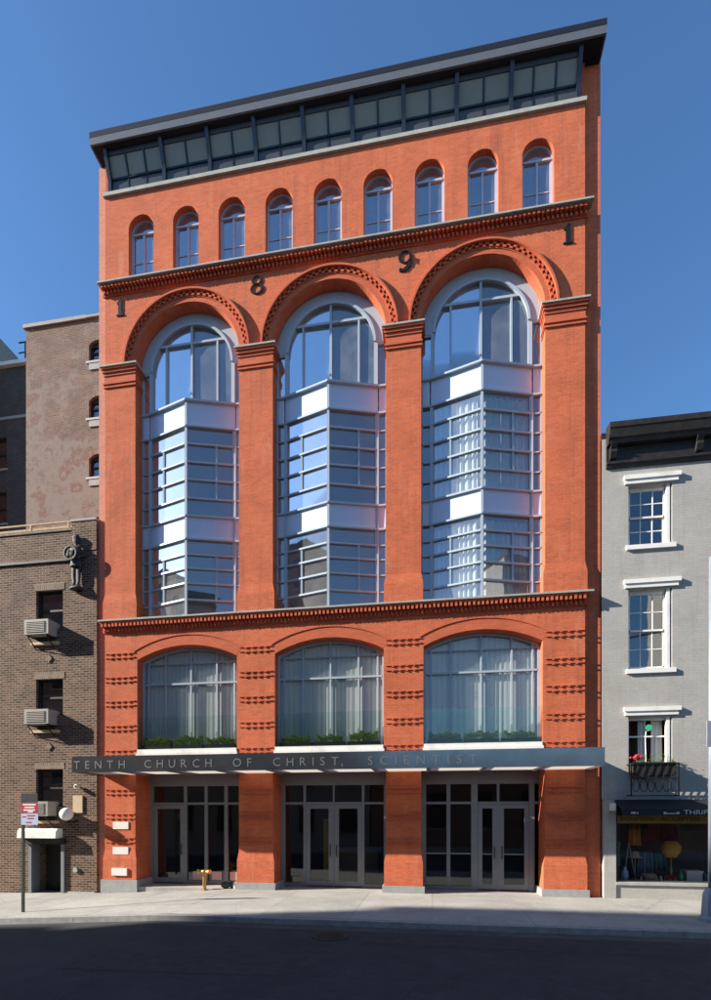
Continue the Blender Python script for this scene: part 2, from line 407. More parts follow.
xs = [-12, -9.6, -7.2, -5.4, -3.6, -1.8, 0, 2.1, 4.2, 6.3, 8.4, 10.2, 12.3, 14.9, 17.0, 19.2, 21.5]
ys = [KY+.004, -2.55, -.06 if False else -1.2, .02]
for i in range(len(xs)-1):
    for j in range(3):
        slab(xs[i]+.004, xs[i+1]-.004, ys[j]+.004, ys[j+1]-.004, 'paving_slab', 'concrete', random.uniform(-.002, .002), .012)
kx = -12.0
while kx < 22:
    w = random.choice([1.6, 1.9, 2.3])
    slab(kx+.004, kx+w-.004, KY-.15, KY-.003, 'kerbstone', 'kerb_stone', -.004, .4); kx += w


def road_sheet(poly, name, mat, dz):
    mb = MB(); mb.add([(x, y, gz(x)-.135+dz) for x, y in poly], [tuple(range(len(poly)))]); return mb.build(name, mat, road, fix=False)
road_sheet([(4.3, -7.4), (8.2, -7.2), (8.5, -6.1), (6.6, -5.7), (4.5, -5.9)], 'asphalt_patch', 'asphalt_patch', .004)
road_sheet([(8.8, -5.2), (20, -5.3), (20, -4.6), (8.8, -4.5)], 'asphalt_patch', 'asphalt_patch', .004)
road_sheet([(11.6, -9.0), (14.4, -9.1), (14.5, -6.6), (11.7, -6.4)], 'asphalt_patch', 'asphalt_patch', .004)
road_sheet([(4.2, KY-.55), (21, KY-.50), (21, KY-.151), (4.2, KY-.151)], 'gutter', 'gutter_dust', .003)
mh = MB().lathe([(.36, -.128), (.36, -.122), (.30, -.122), (.30, -.126)], 8.2, -4.75, 24)
for k in range(-3, 4): mh.box(8.2-.26+abs(k)*.02, 8.2+.26-abs(k)*.02, -4.75+k*.075-.015, -4.75+k*.075+.015, -.126, -.120)
tag(mh.build('manhole_cover', 'manhole_iron', None), 'rusty round manhole cover in the dark roadway', 'manhole cover')

# ------------------------------------------------------------------ the red brick building
W = 14.32
bld = thing('brick_building', (W/2, 0, 0), 'tall orange-red brick building with three great arches and the date 1891', 'building')
XC = [2.73, 7.18, 11.58]                       # bay centres
PIERS = [(0, 1.035), (4.425, 5.485), (8.875, 9.885), (13.275, W)]
SW = [1.23+1.4825*i for i in range(9)]
R = 1.695; ZC = 16.28
holes = []
for c in SW: holes.append((arched(c-.42, c+.42, 18.82, 20.53), .24))
for c in XC: holes.append((arched(c-R, c+R, 8.33, ZC, n=48), .44))
for c in XC: holes.append((arched(c-1.63, c+1.63, 4.06, 7.06, 7.46, n=24), .40))
for c in XC: holes.append((rect(c-R, c+R, -.45, 3.56), .85))
wall = sheet_wall(rect(0, W, -.6, 21.66), holes, 0)
wall.add([(0,0,-.6),(0,.105,-.6),(0,.105,21.66),(0,0,21.66)], [(0,1,2,3)])
wall.add([(W,0,-.6),(W,.105,-.6),(W,.105,21.66),(W,0,21.66)], [(0,1,2,3)])
fw = wall.build('front_wall', 'red_brick', bld, fix=False)
SY = .105
B(-.28, .0, SY, .5, -.6, 22.8).build('side_strip', 'pale_brick', bld)
B(W, 14.745, SY, .5, -.6, 22.8).build('side_strip', 'red_brick', bld)
B(-.28, .0, .5, 14, -.6, 22.8).build('side_wall', 'red_brick', bld)
B(14.5, 14.745, .5, 14, -.6, 22.8).build('side_wall', 'red_brick', bld)
B(-.28, 14.745, 14, 14.3, -.6, 22.8).build('back_wall', 'red_brick', bld)
# pier feet: flared courses above a stone plinth, ground floor and upper storey
for i, (a, b) in enumerate(PIERS):
    g = -.6
    ft = MB()
    def flare(mb, a, b, z0, z1, z2, p, side):
        # block z0..z1 standing p proud, sloping back to nothing at z2
        x0, x1 = a-side, b+side
        mb.add([(x0,-p,z0),(x1,-p,z0),(x1,-p,z1),(x0,-p,z1),(a,0-.001,z2),(b,0-.001,z2),(x0,.6,z0),(x1,.6,z0),(x1,.6,z1),(x0,.6,z1),(a,.6,z2),(b,.6,z2)],
               [(0,1,2,3),(3,2,5,4),(1,7,8,2),(2,8,11,5),(6,0,3,9),(9,3,4,10),(0,6,7,1)])
    flare(ft, a, b, .2, .86, 1.14, .03, .05)
    ft.build('pier_foot', 'red_brick', bld)
    B(a-.10, b+.10, -.075, .83, -.6, .2).build('plinth', 'plinth', bld)
    ft = MB()
    flare(ft, a, b, 8.315, 8.90, 9.18, .03, .055)
    ft.v = [(x, min(y, .42), z) for x, y, z in ft.v]
    ft.build('shaft_foot', 'red_brick', bld)
    # capital
    cp = MB()
    for z0, z1, p in ((15.66, 15.705, .035), (15.76, 15.805, .05), (16.03, 16.10, .035), (16.115, 16.18, .07), (16.195, 16.25, .105)):
        cp.box(a-p*.8, b+p*.8, -p, .40, z0, z1)
    for z0, z1, p in ((15.705, 15.76, .015), (15.805, 16.03, .012), (16.10, 16.115, .03), (16.18, 16.195, .05)):
        cp.box(a-p*.8, b+p*.8, -p, .40, z0, z1)
    cp = cp.build('capital', 'red_trim', bld)
    B(a-.11, b+.11, -.135, .40, 16.251, 16.30).build('capital_slab', 'stone', cp)
# corbelled string courses on the piers
first = None
def band():
    mb = MB(); w = .94
    for z in (0, .135):
        mb.box(-w/2-.045, w/2+.045, -.026, .01, z, z+.03)
        for k in range(4):
            x = (k-1.5)*.205
            mb.box(x-.03, x+.03, -.034, .01, z-.030, z-.001)
    return mb
for a, b in PIERS:
    for z in (7.15, 6.40, 5.65, 4.88, 4.11, 2.88, 2.12, 1.37):
        if first is None:
            mb = band(); mb.v = [(x+(a+b)/2, y, zz+z) for x, y, zz in mb.v]; first = mb.build('corbel_band', 'red_trim', bld); fz, fx = z, (a+b)/2
        else: like(first, ((a+b)/2-fx, 0, z-fz), bld)
# arch rings with dogtooth checks
for c in XC:
    rg = MB()
    def ring_at(r0, r1, y0, y1):
        a = math.asin((16.301-ZC)/r0); rg.ring(c, ZC, r0, r1, a, PI-a, y0, y1, 56)
    ring_at(1.995, 2.05, -.12, .01); ring_at(1.84, 1.862, -.03, .01); ring_at(1.70, 1.84, -.012, .01)
    ag = rg.build('arch_ring', 'red_trim', bld)
    dg = MB(); n = 62
    a = math.asin((16.32-ZC)/1.93)
    for row in (0, 1):
        r0 = 1.866+row*.064
        for k in range(n):
            if (k+row) % 2: continue
            t0 = a+(PI-2*a)*k/n; t1 = a+(PI-2*a)*(k+1)/n
            dg.ring(c, ZC, r0, r0+.06, t0, t1, -.055, .0, 1)
    dg.build('dogtooth_course', 'red_trim', ag, kind='stuff')
# cornices
def cornice(name, zt, zb, proj, over, tall, bandp, ledge, bd):
    mb = MB(); h = zt-ledge
    o1, o2 = 0.0-over*.4, W+over*.6
    mb.box(o1, o2, -.035, .01, zb, zb+.03)
    mb.box(o1, o2, -.025, .01, zb+.03, h-bd)
    mb.box(o1-.02, o2+.02, -proj*bandp, .01, h-bd, h-.001)
    cn = mb.build(name, 'red_trim', bld)
    B(o1-.06, o2+.09, -proj, .02, h, zt).build('stone_ledge', 'stone', cn)
    dt = MB(); x = o1+.03
    while x < o2-.05:
        j1, j2 = random.uniform(-.005, .005), random.uniform(-.006, .006)
        dt.box(x+j1, x+j1+.062, -proj*.80+j2, -.02, h-bd-tall, h-bd-.0015)
        dt.box(x+.03-j1, x+.085-j1, -proj*.42+j2, -.02, zb+.031, zb+.031+(h-bd-tall-zb-.031)*.8)
        x += .122
    dt.build('dentil_course', 'red_trim', cn, kind='stuff')
    return cn
cornice('cornice', 18.81, 18.52, .25, .12, .06, .50, .045, .045)
cornice('cornice', 8.31, 7.95, .21, .14, .115, .85, .05, .05)
# date numerals in black iron
def digit(ch, x0, x1, z0, z1):
    mb = MB(); w = x1-x0; h = z1-z0; xc = (x0+x1)/2
    y0, y1 = -.03, -.001
    if ch == '1':
        mb.prism_y([(xc-.06, z0+.04), (xc+.06, z0+.04), (xc+.06, z1), (xc+.01, z1), (x0+.0, z1-.10), (x0+.0, z1-.15), (xc-.06, z1-.13)], y0, y1)
        mb.box(x0-.02, x1+.02, y0, y1, z0, z0+.041)
    else:
        flip = ch == '9'
        def oval(cx, cz, rx, rz, tx, tz, a0=0, a1=2*PI, n=28):
            base = len(mb.v)
            for i in range(n+1):
                a = a0+(a1-a0)*i/n; ca, sa = math.cos(a), math.sin(a)
                for (qx, qz, y) in ((rx-tx, rz-tz, y0), (rx, rz, y0), (rx, rz, y1), (rx-tx, rz-tz, y1)): mb.v.append((cx+qx*ca, y, cz+qz*sa))
            for i in range(n):
                b = base+4*i
                for k in range(4): mb.f.append((b+k, b+(k+1) % 4, b+4+(k+1) % 4, b+4+k))
        if ch == '8':
            oval(xc, z1-h*.26, w*.40, h*.26, w*.14, h*.07); oval(xc, z0+h*.29, w*.5, h*.29, w*.17, h*.07)
        else:
            oval(xc, z1-h*.31, w*.46, h*.31, w*.17, h*.07)
            pts = [(xc+w*.40, z1-h*.30), (xc+w*.38, z1-h*.55), (xc+w*.22, z0+h*.2), (xc-w*.05, z0+h*.06), (xc-w*.30, z0+h*.05)]
            th = [.11, .12, .10, .07, .05]
            for (p, q, t) in zip(pts[:-1], pts[1:], th): mb.bar((p[0], (y0+y1)/2, p[1]), (q[0], (y0+y1)/2, q[1]), y1-y0, t)
            mb.sphere((xc-w*.32, (y0+y1)/2, z0+h*.09), .06, 10, 6, (1, .4, 1))
    return mb.build('date_numeral', 'black_metal', bld)
digit('1', .43, .63, 17.88, 18.40); digit('8', 4.79, 5.19, 17.87, 18.42)
digit('9', 9.22, 9.64, 17.85, 18.43); digit('1', 13.77, 13.98, 17.89, 18.42)

# nine arched windows of the top storey
wproto = None
for c in SW:
    Y0 = .165; f = MB(); lp = arched(c-.42, c+.42, 18.82, 20.53, n=20); n = len(lp)
    li = arched(c-.385, c+.385, 18.86, 20.53, n=20)
    f.add([(x, Y0, z) for x, z in lp]+[(x, Y0, z) for x, z in li]+[(x, Y0+.07, z) for x, z in li],
          [(i, (i+1) % n, n+(i+1) % n, n+i) for i in range(n)]+[(n+i, n+(i+1) % n, 2*n+(i+1) % n, 2*n+i) for i in range(n)])
    f.box(c-.37, c+.37, Y0-.02, Y0+.05, 20.485, 20.54); f.box(c-.028, c+.028, Y0-.015, Y0+.05, 19.16, 20.47)
    f.box(c-.384, c-.345, Y0+.012, Y0+.05, 18.87, 20.485); f.box(c+.345, c+.384, Y0+.012, Y0+.05, 18.87, 20.485)
    f.box(c-.345, c-.028, Y0+.015, Y0+.05, 19.62, 19.65); f.box(c+.028, c+.345, Y0+.015, Y0+.05, 19.62, 19.65)
    wf = f.build('arched_window', 'window_paint', bld)
    p = MB()
    ar = [(c+.38*math.cos(PI*i/16), 20.54+.37*math.sin(PI*i/16)) for i in range(17)]
    p.add([(x, Y0+.045, z) for x, z in ar], [tuple(range(17))]); p.build('pane', 'top_glass', wf, fix=False)
    for s in (-1, 1):
        x0, x1 = sorted((c+s*.028, c+s*.345))
        for z0, z1 in ((18.87, 19.62), (19.65, 20.485)):
            MB().add([(x0, Y0+.032, z0), (x1, Y0+.032, z0), (x1, Y0+.032, z1), (x0, Y0+.032, z1)], [(0, 1, 2, 3)]).build('pane', 'top_glass', wf, fix=False)

# three great arched bays: flat arched light above, folded prow of glass below
ROWS4 = [11.42, 11.97, 12.54, 13.08, 13.64, 14.17]; ROWS3 = [8.34, 8.85, 9.35, 9.81, 10.24, 10.71]
YB = .40; HB = 1.42
def face_pt(c, s, t): return (c+s*HB*t, YB*t)           # along a face of the prow, t=0 the edge, t=1 the flank
for bi, c in enumerate(XC):
    f = MB()
    # arched head: wide white band and inner posts
    f.ring(c, ZC, 1.31, R, 0, PI, YB-.04, YB+.06, 48)
    f.ring(c, ZC, 1.30, 1.37, 0, PI, YB-.10, YB-.041, 48)
    fr = f.build('bay_window', 'white_frame', bld)
    f = MB()
    for s in (-1, 1):
        f.box(*(sorted((c+s*1.31, c+s*HB))), YB-.06, YB+.05, 14.97, ZC)
        f.box(*(sorted((c+s*(R-.045), c+s*(R-.002)))), YB-.03, YB+.05, 8.34, ZC-.06)
        f.box(*(sorted((c+s*(HB+.001), c+s*(R-.046)))), YB-.03, YB+.05, ZC-.06, ZC-.001)
        f.box(c+s*.85-.028, c+s*.85+.028, YB-.05, YB+.05, 14.97, 17.02)
        f.box(*(sorted((c+s*HB-s*.03, c+s*HB+s*.03))), YB-.05, YB+.05, 8.34, 14.17)
    f.box(c-.035, c+.035, YB-.052, YB+.05, 14.97, ZC+1.305)
    f.box(c-1.08, c+1.08, YB-.055, YB+.045, 17.02, 17.09)
    f.build('arch_mullion', 'white_frame', fr)
    # panes of the arched head
    gy = YB+.02
    def pane(pts, mat='bay_glass', nm='pane'):
        ox, oz = pts[0][0], pts[0][2]; ta, tb = random.gauss(0, .004), random.gauss(0, .004)     # every pane sits a little differently
        pts = [(x, y+(x-ox)*ta+(z-oz)*tb, z) for x, y, z in pts]
        MB().add(pts, [tuple(range(len(pts)))]).build(nm, mat, fr, fix=False)
    for s in (-1, 1):
        a = math.asin((17.09-ZC)/1.305)
        pts = [(c, gy, 17.09)]+[(c+s*1.305*math.cos(a+(PI/2-a)*i/10), gy, ZC+1.305*math.sin(a+(PI/2-a)*i/10)) for i in range(11)]
        pane(pts)
        pane([(c, gy, 14.97), (c+s*.85, gy, 14.97), (c+s*.85, gy, 17.02), (c, gy, 17.02)])
        a1 = math.asin((17.02-ZC)/1.305); x85 = 1.305*math.cos(a1)
        pts = [(c+s*.85, gy, 14.97), (c+s*1.31, gy, 14.97), (c+s*1.31, gy, ZC)]+[(c+s*1.305*math.cos(a1*i/8), gy, ZC+1.305*math.sin(a1*i/8)) for i in range(9)]+[(c+s*.85, gy, 17.02)]
        pane(pts)
        pane([(c+s*HB, gy, 14.97), (c+s*(R-.04), gy, 14.97), (c+s*(R-.04), gy, ZC-.06), (c+s*HB, gy, ZC-.06)])
    # prow: spandrel panels, posts and transoms
    f = MB()
    f.box(c-.035, c+.035, -.035, .03, 8.34, 14.98)
    for s in (-1, 1):
        fx, fy = face_pt(c, s, 1.0)
        for rows in (ROWS3, ROWS4):
            for k, z in enumerate(rows):
                if z == 8.34: z += .03
                th = .052 if k not in (0, 5) else .045
                f.bar((c+s*.03, .008, z), (fx, fy, z), .09, th)
                f.bar((c+s*HB, YB, z), (c+s*R, YB, z), .06, .032)
            p = face_pt(c, s, .61)
            f.bar((p[0], p[1], rows[1]), (p[0], p[1], rows[4]), .055, .06)
            f.bar((face_pt(c, s, .965)[0], face_pt(c, s, .965)[1], rows[0]), (face_pt(c, s, .965)[0], face_pt(c, s, .965)[1], rows[5]), .055, .055)
        # ledges of the spandrels
        for z, o in ((14.955, .05), (11.42, .02), (10.71, .02), (14.17, .02)):
            f.bar((c+s*.0, -o*.9, z), (fx, fy-o*.9, z), .10, .05 if o < .04 else .055); f.bar((c+s*HB, YB-o*.6, z), (c+s*R, YB-o*.6, z), .10, .05)
    f.build('prow_frame', 'white_frame', fr)
    for s in (-1, 1):
        fx, fy = face_pt(c, s, 1.0)
        for z0, z1 in ((10.735, 11.395), (14.195, 14.93)):
            MB().add([(c, 0, z0), (fx, fy, z0), (fx, fy, z1), (c, 0, z1), (c, .06, z0), (fx, fy+.06, z0), (fx, fy+.06, z1), (c, .06, z1)],
                     [(0,1,2,3),(7,6,5,4),(0,4,5,1),(2,6,7,3)]).build('spandrel_panel', 'white_panel', fr)
            MB().box(*sorted((c+s*(HB+.031), c+s*(R-.046))), YB-.005, YB+.04, z0, z1).build('spandrel_panel', 'white_panel', fr)
        for rows in (ROWS3, ROWS4):
            for k in range(5):
                z0, z1 = rows[k], rows[k+1]; q = face_pt(c, s, .61)
                cells = [((c, 0), q), (q, (fx, fy))] if 1 <= k <= 3 else [((c, 0), (fx, fy))]
                for u, v in cells: pane([(u[0], u[1]+.015, z0), (v[0], v[1]+.015, z0), (v[0], v[1]+.015, z1), (u[0], u[1]+.015, z1)])
                pane([(c+s*HB, gy, z0), (c+s*(R-.04), gy, z0), (c+s*(R-.04), gy, z1), (c+s*HB, gy, z1)])
    # little roof over the prow
    MB().add([(c-HB, YB, 14.975), (c, -.01, 14.975), (c+HB, YB, 14.975)], [(0, 1, 2)]).build('prow_roof', 'roof_metal', fr, fix=False)

# broad segmental windows above the canopy
def curtain(x0, x1, y, z0, z1, parent, name='curtain', mat='curtain', amp=.035, per=.16, gap=None):
    mb = MB(); n = int((x1-x0)/.03); pts = []
    ph = random.random()*6
    for i in range(n+1):
        x = x0+(x1-x0)*i/n
        pts.append((x, y+amp*math.sin(2*PI*x/per+ph+.9*math.sin(x*2.3+ph))*(.6+.4*math.sin(x*5.1+ph))))
    m_ = len(pts)
    mb.add([(x, yy, z0) for x, yy in pts]+[(x, yy, z1) for x, yy in pts], [(i, i+1, m_+i+1, m_+i) for i in range(m_-1)])
    return mb.build(name, mat, parent, smooth=True, fix=False)
for bi, c in enumerate(XC):
    Y0 = .30; f = MB(); hw = 1.63
    lp = arched(c-hw, c+hw, 4.27, 7.06, 7.46, n=24); li = arched(c-hw+.075, c+hw-.075, 4.34, 7.0, 7.39, n=24); n = len(lp)
    f.add([(x, Y0, z) for x, z in lp]+[(x, Y0, z) for x, z in li]+[(x, Y0+.09, z) for x, z in li],
          [(i, (i+1) % n, n+(i+1) % n, n+i) for i in range(n)]+[(n+i, n+(i+1) % n, 2*n+(i+1) % n, 2*n+i) for i in range(n)])
    for dx in (-1.42, -.85, 0, .85, 1.42):
        rise = 7.39-.39*(dx/1.6)**2
        f.box(c+dx-.025, c+dx+.025, Y0+.005, Y0+.085, 4.34, rise)
    f.box(c-1.555, c+1.555, Y0-.005, Y0+.08, 6.32, 6.375)
    f.box(c-1.555, c+1.555, Y0+.015, Y0+.08, 6.975, 7.01)
    wf = f.build('broad_window', 'white_frame', bld)
    gy = Y0+.055; xs_ = [-1.555, -1.42, -.85, 0, .85, 1.42, 1.555]
    zt = lambda dx: 7.39-.39*(dx/1.6)**2
    for a, b in zip(xs_[:-1], xs_[1:]):
        for z0, z1 in ((4.34, 6.31), (6.385, 6.975)):
            MB().add([(c+a, gy, z0), (c+b, gy, z0), (c+b, gy, z1), (c+a, gy, z1)], [(0, 1, 2, 3)]).build('pane', 'clear_glass', wf, fix=False)
        pts = [(c+a, gy, 7.01), (c+b, gy, 7.01)]+[(c+b+(a-b)*i/5, gy, max(7.012, zt(b+(a-b)*i/5))) for i in range(6)]
        MB().add(pts, [tuple(range(len(pts)))]).build('pane', 'clear_glass', wf, fix=False)
    curtain(c-1.6, c+1.6, .435, 4.2, 7.5, wf, amp=.02, per=.15)
    sl = MB().box(c-1.65, c+1.65, -.06, .398, 4.061, 4.16).box(c-1.62, c+1.62, -.03, .397, 4.161, 4.27)
    sl.build('window_sill', 'white_paint', wf)
    B(c-1.60, c+1.60, .03, .042, 4.275, 5.27).build('glass_rail', 'rail_glass', bld)
    # hood line over the brick arch
    h = MB(); hr = 1.79; ris = .47; rr = (hr*hr+ris*ris)/(2*ris); zc = 7.81-rr; a0 = math.asin((7.34-zc)/rr)
    h.ring(c, zc, rr-.04, rr, a0, PI-a0, -.022, .005, 30); h.build('hood_mould', 'red_trim', bld)
    # voussoir ring, very slightly proud
    h = MB(); r1 = (1.63**2+.4**2)/.8; zc1 = 7.46-r1; a1 = math.asin((7.06-zc1)/r1)
    h.ring(c, zc1, r1+.002, r1+.30, a1, PI-a1, -.0025, .004, 30); h.build('brick_arch', 'red_trim', bld)

# storefronts under the canopy
YS = .86
def storefront(c, posts, doors, rail=None):
    f = MB(); x0, x1 = c-R, c+R
    f.box(x0, x1, YS-.06, YS+.08, 3.16, 3.56)                       # header
    f.box(x0, x1, YS-.03, YS+.06, 2.56, 2.635)                      # transom bar
    for x, w in posts: f.box(x-w/2, x+w/2, YS-.045, YS+.065, .0, 3.16)
    fr = f.build('storefront', 'grey_frame', bld)
    edges = [x for x, w in posts]
    for a, b in zip(edges[:-1], edges[1:]):
        MB().add([(a, YS+.02, 2.635), (b, YS+.02, 2.635), (b, YS+.02, 3.16), (a, YS+.02, 3.16)], [(0,1,2,3)]).build('pane', 'store_glass', fr, fix=False)
        if any(abs((a+b)/2-(p+q)/2) < .25 for p, q in doors): continue
        MB().add([(a, YS+.02, .1), (b, YS+.02, .1), (b, YS+.02, 2.56), (a, YS+.02, 2.56)], [(0,1,2,3)]).build('pane', 'store_glass', fr, fix=False)
        B(a+.02, b-.02, YS-.02, YS+.05, .0, .11).build('bottom_rail', 'grey_frame', fr)
        if rail: B(a+.02, b-.02, YS-.0, YS+.04, rail, rail+.04).build('mid_rail', 'grey_frame', fr)
    for i, (p, q) in enumerate(doors):
        d = MB().box(p, p+.13, YS-.035, YS+.04, .03, 2.55).box(q-.13, q, YS-.035, YS+.04, .03, 2.55)
        d.box(p+.13, q-.13, YS-.035, YS+.04, .03, .19).box(p+.13, q-.13, YS-.035, YS+.04, 2.43, 2.55)
        d = d.build('door', 'grey_frame', bld)
        MB().add([(p+.1, YS, .15), (q-.1, YS, .15), (q-.1, YS, 2.46), (p+.1, YS, 2.46)], [(0,1,2,3)]).build('pane', 'store_glass', d, fix=False)
        hx = q-.07 if i == 0 else p+.07
        MB().tube([(hx, YS-.04, .95), (hx, YS-.10, .97), (hx, YS-.10, 1.28), (hx, YS-.04, 1.30)], .014, 6).build('handle', 'black_metal', d)
        if rail: B(p+.13, q-.13, YS-.02, YS+.03, rail, rail+.035).build('push_bar', 'grey_frame', d)
storefront(XC[0], [(1.10, .13), (2.28, .10), (2.99, .10), (3.67, .12), (4.36, .13)], [(1.17, 2.23)])
storefront(XC[1], [(5.56, .13), (6.255, .08), (7.18, .05), (8.10, .08), (8.80, .13)], [(6.30, 7.15), (7.21, 8.06)])
storefront(XC[2], [(9.95, .13), (10.68, .11), (11.44, .19), (12.125, .07), (13.08, .15)], [(11.54, 12.09), (12.16, 13.0)], 1.06)
for c in XC: B(c-R-.0, c+R, .0, .86, -.5, -.02+.012).build('threshold', 'concrete', bld)
# interior: floors, ceilings, cross walls
for z in (3.6, 7.75, 10.95, 14.62, 18.3):
    B(.0, 14.5, .95 if z < 4 else .72, 6.5, z, z+.22).build('floor_slab', 'ceiling_white', bld)
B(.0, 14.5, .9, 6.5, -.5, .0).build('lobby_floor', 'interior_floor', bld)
B(.0, 14.5, 6.5, 6.7, -.5, 22.7).build('inner_wall', 'interior', bld)
for x in (4.95, 9.38): B(x-.08, x+.08, .72, 6.5, 3.83, 18.29).build('cross_wall', 'interior', bld)
B(.001, .1, .95, 6.5, .0, 22).build('cross_wall', 'interior', bld); B(14.3, 14.49, .95, 6.5, .0, 22).build('cross_wall', 'interior', bld)
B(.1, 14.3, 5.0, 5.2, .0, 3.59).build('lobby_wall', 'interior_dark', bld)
t = thing('reception_desk', (7.3, 3.2, 0), 'low wooden reception desk in the dark lobby behind the double doors', 'desk')
B(6.4, 8.3, 3.0, 3.6, .0, 1.0).build('front', 'wood', t); B(6.3, 8.4, 2.92, 3.66, 1.001, 1.06).build('top', 'stone', t)
t = thing('display_panel', (6.9, 2.0, 0), 'tall yellow display panel in the lobby behind the double doors', 'panel')
B(6.62, 6.86, 1.9, 1.94, .05, 2.1).build('panel', 'awning_panel', t); B(6.55, 6.93, 1.8, 2.04, .0, .049).build('foot', 'black_metal', t)
# drapes in the right-hand bay
for z0, z1 in ((8.45, 10.6), (11.45, 14.1)):
    for s, t0, t1 in ((-1, .08, .95), (1, .05, .95)):
        n = 60; ph = random.random()*6; pts = []
        for i in range(n+1):
            t = t0+(t1-t0)*i/n; q = face_pt(XC[2], s, t)
            pts.append((q[0], q[1]+.13+.04*math.sin(i*.85+ph+math.sin(i*.23+ph))))
        k = n+1
        MB().add([(x, y, z0) for x, y in pts]+[(x, y, z1) for x, y in pts], [(i, i+1, k+i+1, k+i) for i in range(n)]).build('drape', 'curtain', bld, smooth=True, fix=False)

# ------------------------------------------------------------------ attic: ledge, leaning glazing, brackets, roof
B(-.03, W+.03, -.07, .30, 21.66, 21.77).build('stone_ledge', 'stone', bld)
BX = [.20, 2.03, 3.52, 4.98, 6.46, 7.91, 9.39, 10.88, 12.36, 14.14]
fr = MB()
fr.box(.2, 14.14, -.02, .05, 21.77, 21.81); fr.box(.2, 14.14, -.03, .05, 22.15, 22.21)
fr.prism_x([(-.20, 22.70), (-.24, 22.80), (-.10, 22.80), (-.10, 22.70)], .2, 14.14)
att = B(.155, 14.185, .03, .10, 21.77, 21.80).build('clerestory_window', 'dark_metal', bld)
for x in BX: MB().prism_x([(.06, 21.77), (-.06, 21.77), (-.07, 22.12), (-.33, 22.80), (-.12, 22.80), (.06, 22.2)], x-.055, x+.055).build('bracket', 'dark_metal', att)
for a, b in zip(BX[:-1], BX[1:]):
    k = 3 if b-a > 1.7 else 2
    for i in range(k):
        p, q = a+(b-a)*i/k, a+(b-a)*(i+1)/k
        if i:
            fr.box(p-.02, p+.02, -.015, .03, 21.81, 22.15); fr.bar((p, -.02, 22.2), (p, -.215, 22.75), .04, .05)
        MB().add([(p+.03, .0, 21.81), (q-.03, .0, 21.81), (q-.03, .0, 22.15), (p+.03, .0, 22.15)], [(0,1,2,3)]).build('pane', 'dark_pane', att, fix=False)
        MB().add([(p+.03, .0, 22.21), (q-.03, .0, 22.21), (q-.03, -.19, 22.74), (p+.03, -.19, 22.74)], [(0,1,2,3)]).build('pane', 'frosted_pane', att, fix=False)
fr.build('glazing_bar', 'dark_metal', att)
for x in (.155, 14.185): B(x-.155 if x < 1 else x-.0, x if x < 1 else W-.001, .02, .3, 21.77, 22.8).build('attic_cheek', 'red_brick', bld)
rf = MB().box(-.19, 14.73, -.45, -.40, 22.80, 23.02).box(-.20, -.15, -.40, 14.3, 22.80, 23.02).box(14.69, 14.735, -.40, 14.3, 22.80, 23.02)
rf = rf.build('roof', 'roof_metal', bld)
B(-.21, 14.74, -.455, 14.3, 23.021, 23.19).build('roof_edge', 'soffit_dark', rf)
B(-.148, 14.688, -.399, 1.19, 22.81, 22.86).build('soffit', 'soffit_dark', rf)
B(-.27, 14.74, 1.2, 14.29, 22.80, 22.9).build('roof_deck', 'dark_metal', rf)

# ------------------------------------------------------------------ canopy
CX0, CX1, CY, CZ0, CZ1 = -.06, 14.38, -1.40, 3.46, 3.92
cn = MB().box(CX0, CX1, CY, CY+.03, CZ0, CZ1).box(CX0, CX0+.03, CY+.03, -.002, CZ0, CZ1).box(CX1-.03, CX1, CY+.03, -.002, CZ0, CZ1)
can = cn.build('canopy', 'fascia_metal', bld)
RX = [CX0+.03]+[1.45+1.44*i for i in range(9)]+[CX1-.03]
for a, b in zip(RX[:-1], RX[1:]):
    MB().add([(a+.04, CY+.034, 3.50), (b-.04, CY+.034, 3.50), (b-.04, -.01, 3.50), (a+.04, -.01, 3.50)], [(0,1,2,3)]).build('soffit_panel', 'canopy_glass', can, fix=False)
for x in RX[1:-1]: B(x-.045, x+.045, CY+.032, -.004, 3.455, 3.62).build('canopy_rib', 'grey_frame', can)
for wd, a, b in (('TENTH', -.03, 1.60), ('CHURCH', 2.20, 4.20), ('OF', 4.81, 5.34), ('CHRIST,', 5.95, 7.96), ('SCIENTIST', 8.53, 11.32)):
    n = len(wd); hgt = .225
    if wd == 'TENTH': a += .04
    lw = [text_mb(ch, hgt)[2] for ch in wd]
    gap = (b-a-sum(lw))/(n-1); x = a
    for i, ch in enumerate(wd):
        mb = MB()
        add_text(mb, ch, x-(.10 if ch == ',' else 0), CY-.006, 3.565, hgt); x += lw[i]+gap
        mb.build('letter' if ch != ',' else 'comma', 'letter_metal', can, fix=False)

# plaques on the first pier
for i, (x, z) in enumerate(((.55, 1.79), (.545, 1.0), (.53, .34))):
    B(x-.26, x+.26, -.075 if i == 2 else -.025, -.001, z, z+.23).build('wall_plaque', 'plaque_white', bld)

